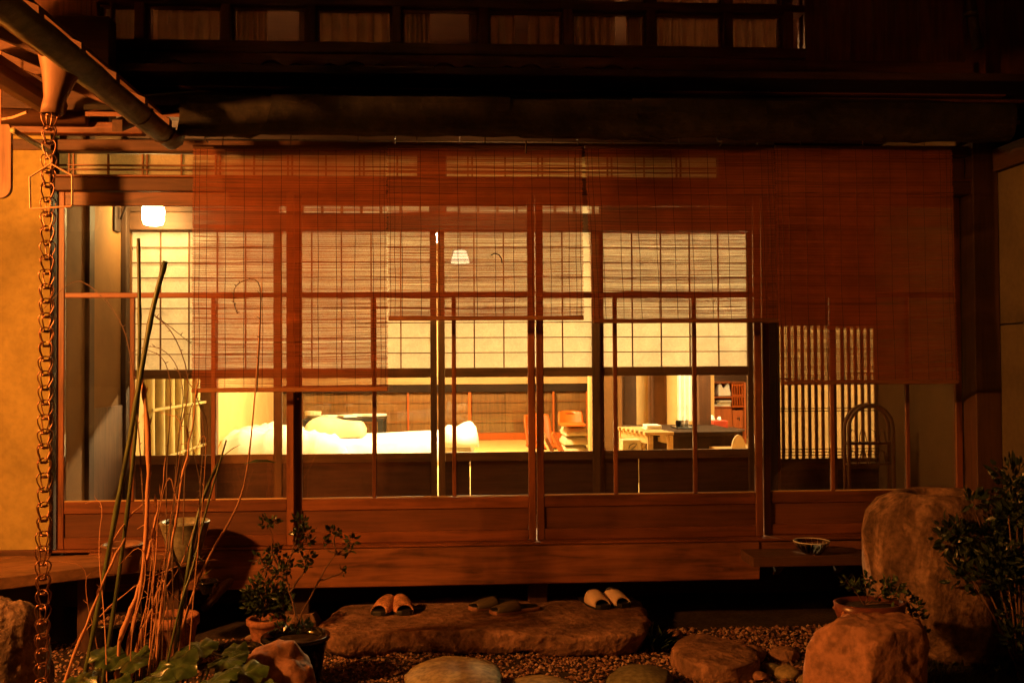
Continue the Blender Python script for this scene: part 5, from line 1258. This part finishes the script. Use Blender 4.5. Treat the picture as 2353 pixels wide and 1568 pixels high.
# arching briar with thorny twigs
br = thing('briar', 'thin thorny briar arching in front of the lit paper screen', 'briar', at(390, 1500, -1.2))
arcs = [[(400, 1500), (395, 1200), (410, 1000), (425, 900), (400, 820), (350, 790), (300, 810)], [(410, 1000), (440, 880), (400, 760), (340, 715), (372, 735), (440, 790)],
        [(385, 1300), (380, 1100), (395, 900), (380, 820), (330, 800)], [(455, 1280), (460, 1100), (470, 1000), (458, 920), (430, 870), (400, 845)], [(330, 1180), (320, 1000), (300, 800), (270, 720), (210, 655), (165, 640), (100, 710)],
        [(590, 900), (600, 700), (595, 635), (540, 650), (535, 690), (545, 720)], [(420, 1250), (425, 1050), (440, 900), (480, 960), (470, 1100)]]
rg = random.Random(31)
for l in arcs:
    P = smoothp(pathpts(l, -1.25, -1.0)); mb = MB().tube(P, [.0028*(1-.6*k/len(P)) for k in range(len(P))], 5)
    for k in range(2, len(P)-1):
        if rg.random() < .7: mb.tube([P[k], P[k]+Vector((rg.uniform(-1, 1), rg.uniform(-.5, .5), rg.uniform(-.3, 1)))*.014], [.0022, .0008], 4)
    mb.build('twig', M['twig'], br)
for k in range(17):
    x0_ = rg.uniform(230, 430); x1_ = x0_+rg.uniform(-90, 110); yt = rg.uniform(880, 1330); l = [(x0_, 1590), (x0_+(x1_-x0_)*.35+rg.uniform(-12, 12), 1590+(yt-1590)*.4), (x0_+(x1_-x0_)*.75+rg.uniform(-38, 38), 1590+(yt-1590)*.75), (x1_, yt), (x1_+rg.uniform(-70, 80), yt+rg.uniform(-30, 90))]
    P = smoothp(pathpts(l, -1.5+rg.uniform(0, .3), -1.25+rg.uniform(-.1, .2))); mb = MB().tube(P, [.0026*(1-.7*q/len(P)) for q in range(len(P))], 5)
    for q in range(3, len(P)-1):
        if rg.random() < .45: mb.tube([P[q], P[q]+Vector((rg.uniform(-1, 1), rg.uniform(-.5, .5), rg.uniform(-.4, .9)))*.022], [.0014, .0005], 4)
    mb.build('twig', M['straw'] if k % 3 else M['twig'], br)
for (px, py, dx, dz, L) in ((560, 1065, .9, .25, .13), (470, 1290, -.8, .6, .10), (420, 1310, -.5, .8, .10), (445, 1360, .4, .9, .12), (430, 1350, -.4, .7, .10), (500, 1065, .6, .8, .12)):
    mb = MB().leaf(at(px, py, -1.2), (dx, -.2, dz), (0, 1, .3), L, .03, .15, .25); mb.build('leaf', M['leaf_big'], br)

# ================================================================ rain chain, hanger, pole, hanging board
CY = -1.62; ct = at(113, 262, CY); cb = at(97, 1500, CY)
RC = thing('rain_chain', 'copper rain chain of looped wire cups hanging from the side wing gutter', 'rain chain', (ct.x, CY, ct.z))
lm = MB(); HL = .0505; hw = .0255
for ang in (.55, -.62):
    ca, sa = math.cos(ang), math.sin(ang); loop = []
    for (a, z) in ((-.35, -HL*1.12), (-.55, -HL*.8), (-.9, -HL*.42), (-1.0, -HL*.12), (-.75, .006), (-.3, .010), (.3, .010), (.75, .006), (1.0, -HL*.12), (.9, -HL*.42), (.55, -HL*.8), (.35, -HL*1.12)):
        loop.append((a*hw*ca, a*hw*sa, z))
    lm.tube(loop, .0023, 6, closed=True)
lm.tube([(.011*math.cos(k*math.pi/6), .0085*math.sin(k*math.pi/6), -HL*.06) for k in range(12)], .0033, 6, closed=True)
lme = lm.mesh('link', smooth=True); lme.materials.append(M['copper_bright'])
z = ct.z; k = 0; rg = random.Random(2)
while z > .03:
    o = bpy.data.objects.new('link', lme); COL.objects.link(o); o.parent = RC
    t = (ct.z-z)/(ct.z-cb.z); o.location = (ct.x+(cb.x-ct.x)*min(t, 1.02)-ct.x+.001*math.sin(k), .0008*math.cos(k*2), z-ct.z); o.rotation_euler = (rg.uniform(-.05, .05), rg.uniform(-.07, .07), .3+rg.uniform(-.6, .6)); z -= HL*.98; k += 1
# funnel under the gutter
fz = [(122, 90, 200), (142, 94, 194), (165, 98, 182), (195, 101, 167), (225, 102, 152), (240, 98, 146), (262, 94, 143)]
rs = []
for (py, a, b) in fz:
    A, B = at(a, py, CY), at(b, py, CY); c = (A+B)/2; r_ = (B-A).length/2; sq = .75
    rs.append([Vector((c.x+r_*math.copysign(abs(math.cos(t*math.pi/8))**sq, math.cos(t*math.pi/8)), CY+r_*.8*math.copysign(abs(math.sin(t*math.pi/8))**sq, math.sin(t*math.pi/8)), c.z)) for t in range(16)])
b = MB().rings(rs, False, False).build('funnel', M['copper'], RC, smooth=True); md = b.modifiers.new('solid', 'SOLIDIFY'); md.thickness = .004
# bamboo drying pole
pa, pb_ = at(30, 300, -.95), at(118, 352, -.32)
BP = solo(MB().tube([pa.lerp(pb_, k/8) for k in range(9)], [.0115*(1.1 if k % 3 == 0 else 1) for k in range(9)], 10), 'bamboo_pole', M['bamboo'], 'pale bamboo drying pole under the side wing eave', 'pole', smooth=True, base=pa)
hy = -1.75
hp = [(117, 376), (68, 407), (70, 478), (72, 480), (163, 474), (166, 470), (166, 403)]
T = thing('wire_hanger', 'house-shaped bright wire hanger dangling in front of the rain chain', 'hanger', at(117, 376, hy))
MB().tube([at(px, py, hy) for px, py in hp], .0034, 6, closed=True).build('frame_wire', M['wire'], T)
MB().tube([at(px, py, hy) for px, py in ((117, 376), (116, 366), (110, 358), (107, 350))], .0026, 6).build('hook', M['wire'], T)
# hanging board cut by the frame edge
hbY = -.6; c0, c1 = at(-60, 285, hbY), at(24, 455, hbY)
n = 8; pts = [(c0.x, hbY, c0.z), (c1.x-.01, hbY, c0.z), (c1.x, hbY, c0.z-.02)]+[(c1.x-.05+.05*math.cos(math.pi/2*k/n), hbY, c1.z+.05-.05*math.sin(math.pi/2*k/n)) for k in range(n+1)]+[(c0.x, hbY, c1.z)]
T = thing('hanging_board', 'rounded reddish wooden board hanging under the side wing eave', 'board', ((c0.x+c1.x)/2, hbY, c1.z))
MB().prism(pts, (0, .025, 0)).build('board', M['deck_z'], T)
MB().tube([(c1.x-.05, hbY+.012, c0.z), (c1.x-.05, hbY+.012, wz(c1.x-.05)-.01)], .004, 5).build('cord', M['straw'], T)
MB().tube([at(0, 275, hbY+.1), at(30, 270, hbY), at(62, 258, hbY-.05)], .006, 6).build('hook', M['wire'], T)
# hook left on the short blind
hk = [at(px, py, -.24) for px, py in ((1128, 586), (1136, 582), (1146, 585), (1152, 594), (1153, 604))]
solo(MB().tube(hk, .0026, 6), 'wire_hook', M['iron'], 'small bent wire hook on the short bamboo blind', 'hook', smooth=True, base=hk[0])
